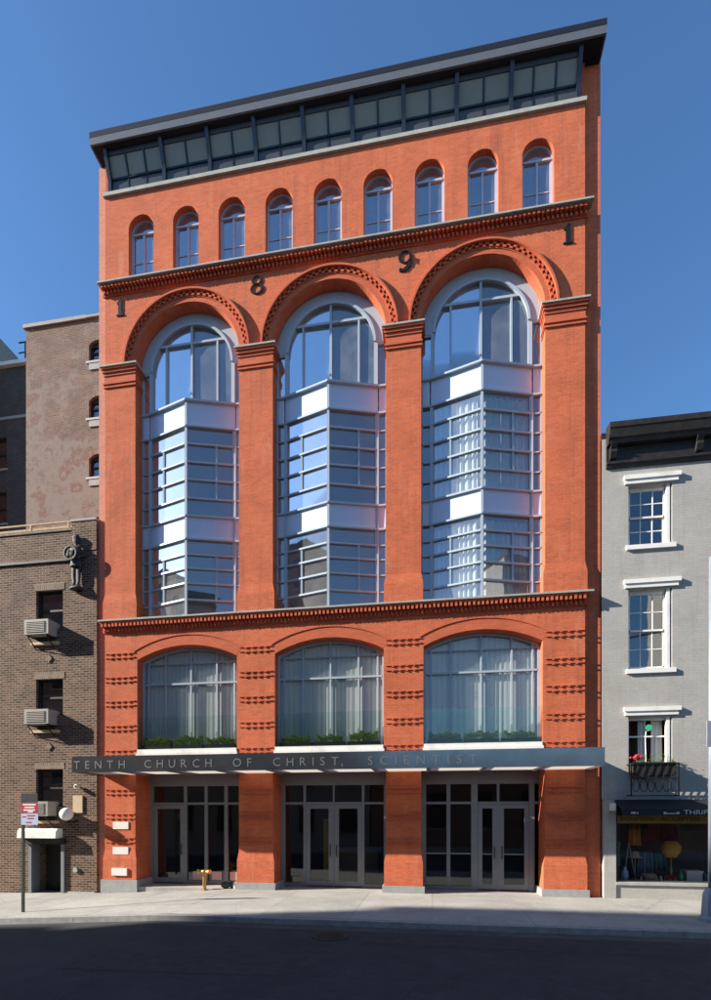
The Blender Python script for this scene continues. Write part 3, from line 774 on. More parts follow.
# ------------------------------------------------------------------ planters on the broad sills
hedge = None
sill_of = ['CHURCH', 'CHRIST', 'the blank end of the canopy']
labels = ['dark trough of clipped green shrubs on the sill above the word CHURCH',
          'dark trough of clipped green shrubs on the sill above the word CHRIST',
          'dark trough of clipped green shrubs on the sill above the end of SCIENTIST']
for bi, c in enumerate(XC):
    for k, dx in enumerate((-1.03, .0, 1.03)):
        t = thing('planter', (c+dx, .17, 4.272), labels[bi], 'planter', 'planters along one broad window sill')
        if hedge is None:
            tr = MB().box(c+dx-.49, c+dx+.49, .07, .27, 4.272, 4.40).build('trough', 'black_metal', t)
            h = MB()
            for i in range(1700):
                x = random.uniform(-.45, .45); y = random.uniform(-.10, .10)
                ztop = .22+.03*math.sin(x*11+1)+.03*math.sin(x*27)
                z = random.random()**.6*ztop
                s = random.uniform(.012, .026)
                d1 = Vector((random.gauss(0,1), random.gauss(0,1), random.gauss(0,1))).normalized(); d2 = d1.orthogonal().normalized()
                p = Vector((c+dx+x, .15+y, 4.40+z))
                h.add([p-d1*s, p+d2*s*.6, p+d1*s, p-d2*s*.6], [(0,1,2,3)])
            hedge = h.build('hedge', 'hedge_leaf', t, kind='stuff', fix=False); h0 = c+dx; tr0 = tr
        else:
            like(tr0, (c+dx-h0, 0, 0), t); ho = like(hedge, (c+dx-h0, 0, 0), t)
            ho.rotation_euler.z = PI*((bi+k) % 2); ho.scale = (random.uniform(.88, 1.08), 1, random.uniform(.85, 1.15))

# ------------------------------------------------------------------ brown brick building on the low side
LX = -.285
lb = thing('brown_brick_building', (-6, 0, -.3), 'low weathered brown brick building with window air conditioners', 'building')
wins = [(-2.43, -1.47, 8.2, 9.45), (-2.43, -1.47, 5.42, 6.60), (-2.43, -1.47, 2.5, 3.70)]
more = [(-6.6, -5.6, z0, z1) for _, _, z0, z1 in wins]+[(-10.4, -9.4, z0, z1) for _, _, z0, z1 in wins]
hl = [(rect(a, b, z0, z1), .16) for a, b, z0, z1 in wins+more]+[(rect(-2.56, -1.5, -.5, 1.5), .7)]
w = sheet_wall(rect(-14, LX, -.9, 11.30), hl, 0)
w.add([(LX,0,-.9),(LX,.3,-.9),(LX,.3,11.3),(LX,0,11.3)], [(0,1,2,3)])
w.build('wall', 'brown_brick', lb, fix=False)
B(-14, LX, .0+.30, 9, 10.9, 11.05).build('flat_roof', 'black_paint', lb)
B(-1.14, LX, -.025, .35, 10.62, 11.56).build('corner_pier', 'brown_brick', lb)
B(-1.17, LX+.003, -.045, .37, 11.56, 11.63).build('coping', 'stone', lb)
B(-14, -1.145, -.03, .3, 11.3, 11.37).build('coping', 'brown_cap', lb)
B(-14, -1.15, -.05, .0, 10.33, 10.42).build('string_course', 'black_paint', lb)
for a, b, z0, z1 in wins+more:
    m_ = MB().box(a, a+.07, .10, .17, z0, z1).box(b-.07, b, .10, .17, z0, z1).box(a+.07, b-.07, .10, .17, z1-.07, z1).box(a+.07, b-.07, .12, .19, (z0+z1)/2-.03, (z0+z1)/2+.03).box(a+.07, b-.07, .10, .17, z0, z0+.06)
    wf = m_.build('window', 'black_paint', lb)
    for q0, q1 in ((z0+.06, (z0+z1)/2-.03), ((z0+z1)/2+.03, z1-.07)):
        MB().add([(a+.07, .15, q0), (b-.07, .15, q0), (b-.07, .15, q1), (a+.07, .15, q1)], [(0,1,2,3)]).build('pane', 'old_glass', wf, fix=False)
    B(a-.05, b+.05, .25, .28, z0, z0+(z1-z0)*random.uniform(.55, .8)).build('blind', 'ac_cream', wf)
    B(a-.05, b+.06, -.010, .02, z1+.001, z1+.21).build('brick_lintel', 'brown_cap', lb)
B(-13.9, LX-.01, .9, 1.0, -.5, 10.9).build('inner_wall', 'interior_dark', lb)
# entrance
for a in (-2.66, -1.50): B(a, a+.11, -.06, .3, -.4, 1.499).build('door_post', 'grey_frame', lb)
hm = MB().prism_x([(-.32, 1.50), (-.30, 1.72), (-.22, 1.80), (-.001, 1.80), (-.001, 1.50)], -2.84, -1.48); hd = hm.build('door_hood', 'white_paint', lb)
B(-2.78, -1.36, -.12, -.001, 1.30, 1.497).build('hood_bracket', 'black_paint', hd)
B(-2.53, -1.51, .55, .60, -.4, 1.48).build('door', 'black_paint', lb)
B(-1.38, LX-.05, -.03, -.001, -.5, -.2).build('base_course', 'stone', lb)
for z in (7.25, 4.42):                       # diamond tie plates
    MB().prism_y([(-1.96, z-.13), (-1.84, z), (-1.96, z+.13), (-2.08, z)], -.03, -.001).build('tie_plate', 'brown_cap', lb)
B(-14, -1.16, .05, .09, 11.43, 11.50).build('roof_rail', 'wood', lb)
rl = MB().box(-14, -1.16, .05, .09, 11.61, 11.66)
x = -13.5
while x < -1.3: rl.box(x, x+.06, .04, .10, 11.37, 11.61); x += 1.35
rl.build('roof_rail', 'wood', lb)
# air conditioners
for i, (x, z, lab) in enumerate(((-2.1, 7.92, 'cream air conditioner in the uppermost window of the brown brick wall'),
                                (-2.1, 5.10, 'cream air conditioner in the middle window of the brown brick wall'),
                                (-2.12, 2.20, 'cream air conditioner in the lowest window just above the door hood'))):
    t = thing('air_conditioner', (x, -.2, z), lab, 'air conditioner', 'air conditioners on the brown brick wall')
    B(x-.42, x+.42, -.38, .14, z, z+.46).build('casing', 'ac_cream', t)
    g = MB()
    for k in range(7): g.box(x-.36, x+.30, -.40, -.381, z+.06+.052*k, z+.085+.052*k)
    g.build('grille', 'ac_cream', t, kind='stuff')
    br = MB()
    for s in (-.33, .33): br.bar((x+s, -.36, z-.03), (x+s, -.001, z-.03), .03, .03); br.bar((x+s, -.34, z-.045), (x+s, -.002, z-.36), .025, .025)
    br.box(x-.36, x+.36, -.10, -.003, z-.14, z-.10)
    br.build('bracket', 'black_metal', t)
    B(x-.45, x+.52, -.10, -.001, z-.24, z-.15).build('sill', 'tan_paint', t)
# iron figure on the wall
s_ = MB(); x, y, z = -.93, -.22, 9.36
s_.lathe([(.21, z), (.22, z+.04), (.17, z+.08), (.16, z+.10)], x, y, 18)                                   # foot plate
for sg in (-1, 1):                                                                                        # legs in hose
    s_.tube([(x+sg*.075, y-.04, z+.10), (x+sg*.07, y, z+.22), (x+sg*.08, y, z+.45), (x+sg*.075, y, z+.60), (x+sg*.09, y, z+.80)], [.06, .05, .068, .06, .085], 10)
s_.lathe([(.17, z+.70), (.19, z+.74), (.16, z+.90), (.14, z+1.0), (.17, z+1.15), (.19, z+1.26), (.14, z+1.34), (.06, z+1.38), (.06, z+1.42), (.09, z+1.46), (.115, z+1.55), (.11, z+1.62), (.13, z+1.64), (.10, z+1.70), (.03, z+1.76)], x, y, 18)   # tunic, head and cap
for k in range(28):                                                                                       # round shield rim
    a0, a1 = 2*PI*k/28, 2*PI*(k+1)/28
    s_.bar((x-.06+.19*math.cos(a0), y-.30, z+1.08+.21*math.sin(a0)), (x-.06+.19*math.cos(a1), y-.30, z+1.08+.21*math.sin(a1)), .075, .07, (0, 1, 0))
s_.sphere((x-.06, y-.24, z+1.08), .09, 12, 8, (1, .5, 1.1))
s_.tube([(x+.17, y, z+1.26), (x+.25, y-.02, z+1.06), (x+.14, y-.16, z+.94)], [.065, .06, .04], 8)
s_.tube([(x-.17, y, z+1.26), (x-.25, y-.06, z+1.08), (x-.16, y-.22, z+.98)], [.065, .06, .04], 8)
s_.lathe([(.06, y), (.06, y+.42)], x, z+1.05, 10, axis='y')
s_.v = [(x+(a-x)*1.08, min(-.002, -.10+(b-y)*.55), c) for a, b, c in s_.v]
st = tag(s_.build('wall_figure', 'statue_iron', None, smooth=True), 'dark iron figure with a round shield fixed high on the brown brick wall', 'statue')
# globe lamp, security camera, tan board, pipe
t = thing('wall_lamp', (-1.0, 0, 2.2), 'white globe lamp on a tan backplate on the brown brick wall', 'wall lamp')
B(-1.09, -.76, -.04, -.001, 2.30, 2.85).build('backplate', 'tan_paint', t)
MB().sphere((-1.06, -.36, 2.26), .20, 20, 14).build('globe', 'lamp_white', t, smooth=True)
MB().tube([(-.95, -.002, 2.05), (-.97, -.2, 2.0), (-1.04, -.34, 2.06)], .03, 8).build('arm', 'black_metal', t)
t = thing('security_camera', (-.9, 0, 3.1), 'small white round security camera on the brown brick wall', 'camera')
MB().lathe([(.055, -.16), (.07, -.15), (.07, -.06), (.03, -.05), (.03, -.001)], -.90, 3.13, 14, axis='y').build('housing', 'lamp_white', t, smooth=False)
MB().lathe([(.04, -.166), (.04, -.161)], -.90, 3.13, 12, axis='y').build('lens', 'black_metal', t)
tag(MB().lathe([(.075, -.06), (.085, -.04), (.085, -.001)], -1.0, .48, 16, axis='y').build('wall_vent', 'stone', None), 'round pale vent cap low on the brown brick wall', 'vent')

# ------------------------------------------------------------------ buildings behind on the low side
ap = thing('apartment_building', (-7, 8, 0), 'tall building with a patchy brick and plaster side wall', 'building')
AW = [(24.45, 25.5), (21.65, 22.75), (18.75, 19.9), (15.6, 16.8)]
w = sheet_wall(rect(-9.95, 2, 0, 26.55), [(arched(-6.48, -5.5, z0, z1-.22, z1, n=8), .25) for z0, z1 in AW], 8)
w.add([(-9.95,8,0),(-9.95,20,0),(-9.95,20,26.55),(-9.95,8,26.55)], [(0,1,2,3)])
w.add([(-9.95,8,26.55),(2,8,26.55),(2,20,26.55),(-9.95,20,26.55)], [(0,1,2,3)])
w.build('wall', 'patchy_brick', ap, fix=False)
B(-7.0, 2, 7.985, 7.999, 0, .01).build('base_line', 'stone', ap)
B(-10.05, -6.6, 7.9, 8.3, 26.55, 26.72).build('coping', 'ac_cream', ap); B(-6.6, 2, 7.88, 8.3, 26.55, 26.66).build('coping', 'ac_cream', ap)
B(-8.6, 2, 8.6, 8.64, 27.05, 27.09).build('roof_rail', 'black_metal', ap)
for x in (-8.9, -8.6, -8.42): MB().lathe([(.07, 26.6), (.07, 27.1), (.11, 27.12), (.11, 27.25)], x, 8.5, 10).build('vent_pipe', 'black_metal', ap)
for z0, z1 in AW:
    f = MB().box(-6.48, -6.40, 8.14, 8.22, z0, z1-.1).box(-6.40, -5.5, 8.14, 8.22, z0, z0+.08).box(-6.40, -5.5, 8.15, 8.21, (z0+z1)/2-.04, (z0+z1)/2+.04).box(-6.4, -5.5, 8.14, 8.22, z1-.25, z1-.02)
    wf = f.build('window', 'black_paint', ap)
    MB().add([(-6.42, 8.2, z0), (-5.5, 8.2, z0), (-5.5, 8.2, z1), (-6.42, 8.2, z1)], [(0,1,2,3)]).build('pane', 'old_glass', wf, fix=False)
    B(-6.6, -5.4, 7.93, 8.0, z0-.1, z0-.001).build('sill', 'marble_grey', wf)
    B(-6.45, -5.6, 7.95, 7.999, z0-.42, z0-.12).build('sill_panel', 'stone', wf)
B(-6.6, -5.3, 8.5, 8.6, 14, 26).build('inner_wall', 'interior', ap)
dk = thing('dark_brick_building', (-12, 10, 0), 'dark brick building in shade behind the patchy tall wall', 'building')
w = sheet_wall(rect(-16, -9.9, 0, 26.75), [(rect(-14.0, -12.95, z0, z0+1.75), .2) for z0 in (21.2, 18.2, 15.2)], 10)
w.add([(-16,10,26.75),(-9.9,10,26.75),(-9.9,18,26.75),(-16,18,26.75)], [(0,1,2,3)])
w.build('wall', 'dark_brick', dk, fix=False)
B(-16, -9.96, 9.8, 10.1, 26.75, 26.95).build('coping', 'white_paint', dk)
B(-16, -9.96, 9.95, 9.999, 23.9, 24.05).build('string_course', 'stone', dk)
for z0 in (21.2, 18.2, 15.2):
    f = MB().box(-13.03, -12.95, 10.12, 10.19, z0, z0+1.75).box(-14, -13.03, 10.12, 10.19, z0+.84, z0+.92).box(-14, -13.03, 10.12, 10.19, z0, z0+.07)
    wf = f.build('window', 'black_paint', dk)
    MB().add([(-14, 10.17, z0), (-12.95, 10.17, z0), (-12.95, 10.17, z0+1.75), (-14, 10.17, z0+1.75)], [(0,1,2,3)]).build('pane', 'old_glass', wf, fix=False)
    B(-14.1, -12.85, 9.92, 10.0, z0-.1, z0-.001).build('sill', 'stone', wf)
sk = MB().prism_y([(-18.5, 26.9), (-12.0, 26.9), (-16.0, 31.4), (-18.5, 31.4)], 12, 18)
tag(sk.build('rooftop_skylight', 'slate_blue', None), 'slate-blue sloping rooftop structure beyond the shaded building', 'roof structure')
rl = MB()
for x in (-12.6, -11.9, -11.2): rl.tube([(x, 10.9, 26.76), (x, 10.9, 29.0)], .04, 6)
rl.tube([(-13.0, 10.9, 28.98), (-11.2, 10.9, 28.98), (-10.4, 12.5, 28.98)], .04, 6); rl.tube([(-13.0, 10.9, 28.4), (-11.2, 10.9, 28.4), (-10.4, 12.5, 28.4)], .035, 6)
tag(rl.build('roof_railing', 'slate_blue', None), 'thin metal roof railing beside the slate-blue roof', 'railing')
fb = thing('tall_brick_block', (-24, 9, 0), 'tall brick block shading the building next to it', 'building')
B(-34, -14.6, 8.4, 22, 0, 28.2).build('wall', 'far_brick_a', fb)
B(-34.1, -14.55, 8.2, 22.1, 28.2, 28.5).build('coping', 'stone', fb)

# ------------------------------------------------------------------ grey painted house with the thrift shop
GY = .02
gh = thing('grey_house', (18, GY, 0), 'grey painted brick house with white lintels over a thrift shop', 'building')
gw = [(15.43, 16.52, 9.50, 11.10), (15.43, 16.52, 6.17, 8.30), (15.43, 16.52, 3.30, 4.87)]
cols = [0, 2.75, 5.4]
hs = [(rect(a+d, b+d, z0, z1), .2) for d in cols for a, b, z0, z1 in gw]
w = sheet_wall(rect(14.75, 23.5, 2.66, 12.45), hs, GY); w.build('wall', 'gray_paint', gh, fix=False)
for d in cols:
    for k, (a, b, z0, z1) in enumerate(gw):
        a += d; b += d; yw = GY+.12; zm = (z0+z1)/2
        f = MB().box(a, a+.05, yw-.02, yw+.07, z0, z1).box(b-.05, b, yw-.02, yw+.07, z0, z1).box(a+.05, b-.05, yw-.02, yw+.07, z1-.06, z1).box(a+.05, b-.05, yw-.02, yw+.07, z0, z0+.05)
        f.box(b-.13, b-.051, yw-.10, yw-.001, z0, z1)
        wf = f.build('window', 'white_paint', gh)
        x0, x1 = a+.05, b-.13
        if k < 2:
            s_ = MB()
            for (q0, q1, yy) in ((z0+.05, zm+.02, yw+.03), (zm-.02, z1-.06, yw)):
                s_.box(x0, x1, yy, yy+.04, q0, q0+.045).box(x0, x1, yy, yy+.04, q1-.04, q1)
                s_.box(x0, x0+.035, yy, yy+.04, q0, q1).box(x1-.035, x1, yy, yy+.04, q0, q1)
                for i in (1, 2): s_.box(x0+(x1-x0)*i/3-.012, x0+(x1-x0)*i/3+.012, yy+.005, yy+.035, q0+.04, q1-.04)
                s_.box(x0+.03, x1-.03, yy+.006, yy+.034, (q0+q1)/2-.012, (q0+q1)/2+.012)
                for i in range(3):
                    for j in range(2):
                        xa, xb = x0+(x1-x0)*i/3, x0+(x1-x0)*(i+1)/3; za, zb = q0+(q1-q0)*j/2, q0+(q1-q0)*(j+1)/2
                        MB().add([(xa, yy+.02, za), (xb, yy+.02, za), (xb, yy+.02, zb), (xa, yy+.02, zb)], [(0,1,2,3)]).build('pane', 'old_glass', wf, fix=False)
            s_.build('sash', 'white_paint', wf)
        else:
            B(x0+.0, x1, yw+.01, yw+.05, z0+1.05, z0+1.09).build('sash', 'white_paint', wf)
            curtain(x0+.28, x0+.48, yw+.14, z0, z1, wf, 'curtain', 'sheer', .03, .1); curtain(x0+.62, x1, yw+.16, z0, z1, wf, 'curtain', 'sheer', .03, .1)
        B(a-.12, b+.20, GY-.085, GY-.001, z1+.16, z1+.27).build('lintel', 'white_paint', wf)
        B(a-.10, b+.14, GY-.055, GY-.0015, z1+.05, z1+.159).build('lintel', 'white_paint', wf)
        if k < 2: B(a-.06, b+.08, GY-.06, GY+.1, z0-.12, z0-.001).build('sill', 'white_paint', wf)
B(14.9, 23.4, 1.6, 1.7, -.2, 12.4).build('inner_wall', 'interior_dark', gh)
B(14.9, 23.4, .35, 1.6, 5.55, 5.75).build('floor_slab', 'interior', gh); B(14.9, 23.4, .35, 1.6, 8.9, 9.1).build('floor_slab', 'interior', gh)
B(14.9, 23.4, .35, 1.6, 2.75, 2.9).build('floor_slab', 'interior', gh)
# cornice
cp = MB().prism_x([(GY-.001, 11.62), (GY-.05, 11.62), (GY-.06, 11.69), (GY-.10, 11.71), (GY-.10, 11.77), (GY-.05, 11.79), (GY-.05, 12.16), (GY-.20, 12.18), (GY-.22, 12.26), (GY-.27, 12.30), (GY-.32, 12.50), (GY-.34, 12.52), (GY-.34, 12.66), (GY-.001, 12.72)], 14.86, 23.6)
gc = cp.build('cornice', 'black_paint', gh)
B(14.751, 23.6, GY+.003, 9, 12.45, 12.62).build('flat_roof', 'black_paint', gh)
for x in (14.93, 17.05, 19.2, 21.4):
    MB().prism_x([(GY-.052, 11.80), (GY-.13, 11.84), (GY-.19, 11.98), (GY-.17, 12.05), (GY-.24, 12.17), (GY-.052, 12.17)], x, x+.16).build('cornice_bracket', 'black_paint', gc)
# shopfront
sp = MB().box(14.79, 15.10, GY-.06, .5, -.3, 2.655); sp.build('stone_pilaster', 'gray_paint', gh)
B(15.10, 23.5, GY-.02, .5, -.3, .36).build('stall_riser', 'gray_paint', gh); B(15.10, 23.5, GY-.07, .5, .361, .44).build('stall_sill', 'stone', gh)
sf = MB().box(15.11, 15.17, GY, GY+.08, .44, 2.05).box(15.17, 23.5, GY, GY+.08, 2.0, 2.07).box(18.2, 18.28, GY, GY+.08, .44, 2.0)
sf = sf.build('shop_window', 'black_paint', gh)
for a, b in ((15.17, 18.2), (18.28, 23.4)): MB().add([(a, GY+.04, .44), (b, GY+.04, .44), (b, GY+.04, 2.0), (a, GY+.04, 2.0)], [(0,1,2,3)]).build('pane', 'shop_glass', sf, fix=False)
B(15.1, 23.4, .5, 1.6, .30, .40).build('display_floor', 'interior_floor', gh)
aw = MB().prism_x([(GY-.001, 2.66), (GY-.12, 2.64), (GY-.62, 2.40), (GY-.62, 2.23), (GY-.60, 2.23), (GY-.58, 2.38), (GY-.10, 2.60), (GY-.001, 2.60)], 15.06, 23.4)
aw = tag(aw.build('awning', 'awning_black', None), 'black shop awning lettered THRIFT above the display window', 'awning')
tx = MB(); yv = GY-.626
add_text(tx, 'THRIFT', 16.52, yv, 2.265, .115, .68, .01); tx.build('lettering', 'marble_grey', aw, fix=False)
tx = MB().box(16.05, 16.11, yv-.002, yv+.003, 2.27, 2.33).box(16.11, 16.36, yv-.002, yv+.003, 2.275, 2.30).box(16.36, 16.42, yv-.002, yv+.003, 2.27, 2.33).box(15.27, 15.38, yv-.002, yv+.003, 2.28, 2.33).box(15.40, 15.45, yv-.002, yv+.003, 2.28, 2.315)
tx.build('worn_lettering', 'marble_grey', aw)
yb = tag(B(15.14, 17.9, GY-.035, GY-.002, 2.02, 2.225).build('sign_band', 'awning_yellow', None), 'narrow yellow sign band lettered DONATION ACCEPTED above the shop window', 'sign')
tx = MB(); add_text(tx, 'DONATION', 15.22, GY-.038, 2.09, .10, .85, .008); add_text(tx, 'ACCEPTED', 16.22, GY-.038, 2.09, .10, .95, .008); tx.build('lettering', 'sign_black', yb, fix=False)
# lamp by the awning
t = thing('shop_lamp', (15.0, GY, 2.3), 'small white floodlight on the grey pilaster beside the awning', 'lamp')
B(14.93, 15.05, GY-.20, GY-.06, 2.36, 2.56).build('housing', 'lamp_white', t); MB().tube([(14.99, GY-.06, 2.3), (14.99, GY-.12, 2.28), (14.99, GY-.13, 2.36)], .02, 6).build('arm', 'stone', t)
B(14.92, 15.06, GY-.12, GY-.061, 2.10, 2.28).build('junction_box', 'stone', t)
# goods in the window
def good(name, mb, mat, lab, cat, smooth=False, group=None): return tag(mb.build(name, mat, None, smooth), lab, cat, group)
DZ = .401
t = thing('easel', (15.72, .75, DZ), 'thin grey wooden easel in the shop window', 'easel')
for p, q in (((15.55, .7, DZ), (15.72, .8, 1.45)), ((15.88, .7, DZ), (15.72, .8, 1.45)), ((15.72, 1.1, DZ), (15.72, .82, 1.40))): MB().bar(p, q, .03, .03).build('leg', 'pole_grey', t)
t = thing('mannequin', (15.35, .8, DZ), 'pale dress form at the edge of the shop window', 'mannequin')
MB().lathe([(.05, DZ+.35), (.13, DZ+.4), (.15, DZ+.55), (.11, DZ+.75), (.15, DZ+.95), (.16, DZ+1.05), (.07, DZ+1.13), (.05, DZ+1.2), (.02, DZ+1.21)], 15.33, .75, 14).build('torso', 'teal_cloth', t, smooth=True)
MB().lathe([(.14, DZ), (.13, DZ+.02), (.02, DZ+.04), (.02, DZ+.36)], 15.33, .75, 12).build('stand', 'black_metal', t)
t = thing('table_lamp', (16.85, .85, DZ), 'lamp with an orange shade in the shop window', 'lamp')
MB().lathe([(.13, 1.05), (.24, 1.22), (.26, 1.35), (.16, 1.5)], 16.85, .85, 16).build('lamp_shade', 'orange_shade', t, smooth=True)
MB().lathe([(.12, DZ), (.11, DZ+.03), (.03, DZ+.08), (.05, DZ+.3), (.02, DZ+.4), (.02, 1.1)], 16.85, .85, 12).build('lamp_base', 'brass', t, smooth=True)
def cloth(x0, x1, y, z0, z1, mat, nm, lab):
    mb = MB(); n = 26
    pts = [(x0+(x1-x0)*i/n, y+.06*math.sin(i*.9)+.03*math.sin(i*2.1)) for i in range(n+1)]
    sk = lambda t: (x1-x0)*.10*(1-t)
    vs = []
    for zz, t in ((z0, 0), ((z0+z1)/2, .5), (z1, 1)): vs += [(x+(x-(x0+x1)/2)*.25*(1-t), yy, zz) for x, yy in pts]
    k = n+1
    mb.add(vs, [(r*k+i, r*k+i+1, (r+1)*k+i+1, (r+1)*k+i) for r in (0, 1) for i in range(n)])
    o = mb.build(nm, mat, None, True, fix=False)
    so = o.modifiers.new('thickness', 'SOLIDIFY'); so.thickness = .02
    return tag(o, lab, 'clothing')
cloth(16.05, 16.35, .95, DZ+.05, 1.18, 'denim', 'hanging_garment', 'pale denim garment hanging in the shop window')
cloth(16.36, 16.72, 1.0, DZ+.25, 1.15, 'teal_cloth', 'hanging_garment', 'teal garment hanging beside the denim one in the shop window')
for i, (a, b) in enumerate(((16.35, 16.6), (16.62, 16.85), (16.87, 17.15))): cloth(a, b, 1.25, 1.5, 1.98, 'red_cloth', 'hanging_garment', 'dark red garment hanging high at the back of the shop window')['group'] = 'dark red garments in the shop window'
good('white_box', MB().box(17.15, 17.55, .6, .95, DZ, DZ+.26).box(17.13, 17.57, .58, .97, DZ+.261, DZ+.30), 'plaque_white', 'white lidded box on the shop window floor', 'box')
good('book_stack', MB().box(16.6, 16.95, .55, .8, DZ, DZ+.06).box(16.62, 16.93, .56, .79, DZ+.061, DZ+.12).box(16.60, 16.9, .57, .8, DZ+.121, DZ+.17), 'red_cloth', 'low stack of red books on the shop window floor', 'books')
for i in range(9):
    x = 15.95+.13*i+random.uniform(-.03, .03); r = random.uniform(.02, .045); h = random.uniform(.06, .16)
    good('trinket', MB().lathe([(r, DZ), (r*1.2, DZ+h*.3), (r*.6, DZ+h*.7), (r*.8, DZ+h), (r*.2, DZ+h+.01)], x, .58+random.uniform(-.04, .04), 10), ['plaque_white', 'brass', 'green_disc', 'tan_paint'][i % 4], ['small white', 'small brass', 'small green', 'small tan'][i % 4]+' ornament standing along the shop window sill', 'ornament', True, 'ornaments along the shop window sill')
t = thing('picture_frame', (16.1, 1.45, 1.35), 'small framed picture hanging at the back of the shop window', 'picture')
B(15.95, 16.25, 1.40, 1.43, 1.45, 1.85).build('frame', 'brass', t); B(15.98, 16.22, 1.385, 1.399, 1.48, 1.82).build('print', 'ac_cream', t)
good('round_basket', MB().lathe([(.12, DZ), (.17, DZ+.1), (.19, DZ+.2), (.17, DZ+.2), (.15, DZ+.1)], 16.2, .66, 16), 'wood', 'woven brown basket on the shop window floor', 'basket', True)
good('blue_vase', MB().lathe([(.06, DZ), (.10, DZ+.12), (.08, DZ+.26), (.035, DZ+.33), (.05, DZ+.38)], 15.55, .60, 16), 'sign_blue', 'pale blue vase near the easel in the shop window', 'vase', True)
good('sun_hat', MB().lathe([(.20, DZ+.62), (.21, DZ+.635), (.11, DZ+.66), (.10, DZ+.76), (.05, DZ+.80)], 15.95, .95, 18).lathe([(.09, DZ), (.09, DZ+.02), (.015, DZ+.03), (.015, DZ+.70)], 15.95, .95, 10), 'tan_paint', 'straw hat on a slim stand in the shop window', 'hat', True)
good('paperback_row', MB().box(17.6, 17.66, .6, .78, DZ, DZ+.24).box(17.665, 17.71, .6, .78, DZ, DZ+.22).box(17.715, 17.79, .6, .78, DZ, DZ+.26).box(17.80, 17.84, .6, .78, DZ, DZ+.21), 'teal_cloth', 'row of teal books past the white box in the shop window', 'books')
good('glass_bottle', MB().lathe([(.05, DZ), (.05, DZ+.18), (.02, DZ+.24), (.02, DZ+.32)], 16.98, .55, 12), 'green_disc', 'green bottle beside the red books in the shop window', 'bottle', True)
for i_, (a_, b_) in enumerate(((15.28, 15.5), (15.9, 16.12))): cloth(a_, b_, 1.2, 1.35, 1.95, 'orange_shade' if i_ else 'curtain', 'hanging_garment', 'orange garment hanging at the back of the shop window' if i_ else 'cream garment hanging above the dress form in the shop window')
# window guard with planter
t = thing('window_guard', (15.98, GY-.2, 2.72), 'black iron scrolled window guard below the lowest grey house window', 'window guard')
yg = GY-.30
fr_ = MB()
for x in (15.40, 16.56): fr_.box(x-.015, x+.015, yg, yg+.03, 2.74, 3.62); fr_.box(x-.015, x+.015, yg+.03, GY-.001, 3.58, 3.61); fr_.box(x-.015, x+.015, yg+.03, GY-.001, 2.75, 2.78)
for z in (2.74, 3.20, 3.59): fr_.box(15.415, 16.545, yg, yg+.03, z, z+.028)
fr_.build('guard_frame', 'black_metal', t)
for k in range(6):
    cxx = 15.52+.185*k
    pts = [(cxx+.08*math.sin(2*PI*i/24), yg+.015, 3.03+.17*math.cos(2*PI*i/24)) for i in range(25)]
    MB().tube(pts, .011, 5).build('scroll', 'black_metal', t)
    MB().tube([(cxx-.09, yg+.015, 3.22), (cxx, yg+.015, 3.42), (cxx+.05, yg+.015, 3.58)], .010, 5).build('scroll', 'black_metal', t)
t = thing('window_box', (15.95, GY-.15, 3.4), 'dark window box with red flowers inside the iron guard', 'planter')
B(15.46, 16.50, GY-.26, GY-.02, 3.30, 3.64).build('box', 'black_paint', t)
fl = MB()
for i in range(70):
    p = Vector((15.60+random.gauss(0, .06), GY-.14+random.gauss(0, .05), 3.72+random.random()*.14)); d1 = Vector((random.gauss(0,1), random.gauss(0,1), random.gauss(0,1))).normalized(); d2 = d1.orthogonal().normalized(); s = .03
    fl.add([p-d1*s, p+d2*s, p+d1*s, p-d2*s], [(0,1,2,3)])
fl.build('flowers', 'flower_red', t, kind='stuff', fix=False)
fl = MB()
for i in range(240):
    p = Vector((15.55+random.random()*.95, GY-.14+random.gauss(0, .05), 3.64+random.random()**2*.22)); d1 = Vector((random.gauss(0,1), random.gauss(0,1), random.gauss(0,1))).normalized(); d2 = d1.orthogonal().normalized(); s = .025
    fl.add([p-d1*s, p+d2*s*.5, p+d1*s, p-d2*s*.5], [(0,1,2,3)])
fl.build('foliage', 'hedge_leaf', t, kind='stuff', fix=False)
t = thing('wire_ornament', (15.9, GY+.16, 3.66), 'green disc on a curved white wire standing in the window box window', 'ornament')
MB().lathe([(.085, GY+.05), (.085, GY+.065)], 15.97, 4.60, 18, axis='y').build('disc', 'green_disc', t)
MB().tube([(15.90, GY+.06, 3.6), (15.88, GY+.06, 4.3), (15.9, GY+.06, 4.5), (15.97, GY+.06, 4.52)], .012, 6).build('wire', 'plaque_white', t)

nb = thing('neighbour_house', (29, .1, 0), 'brick house further along the pavement past the thrift shop', 'building')
B(23.6, 38, .1, 12, -.6, 14).build('wall', 'far_brick_b', nb)
B(23.55, 38.1, -.3, 12, 14, 14.5).build('cornice', 'black_paint', nb)

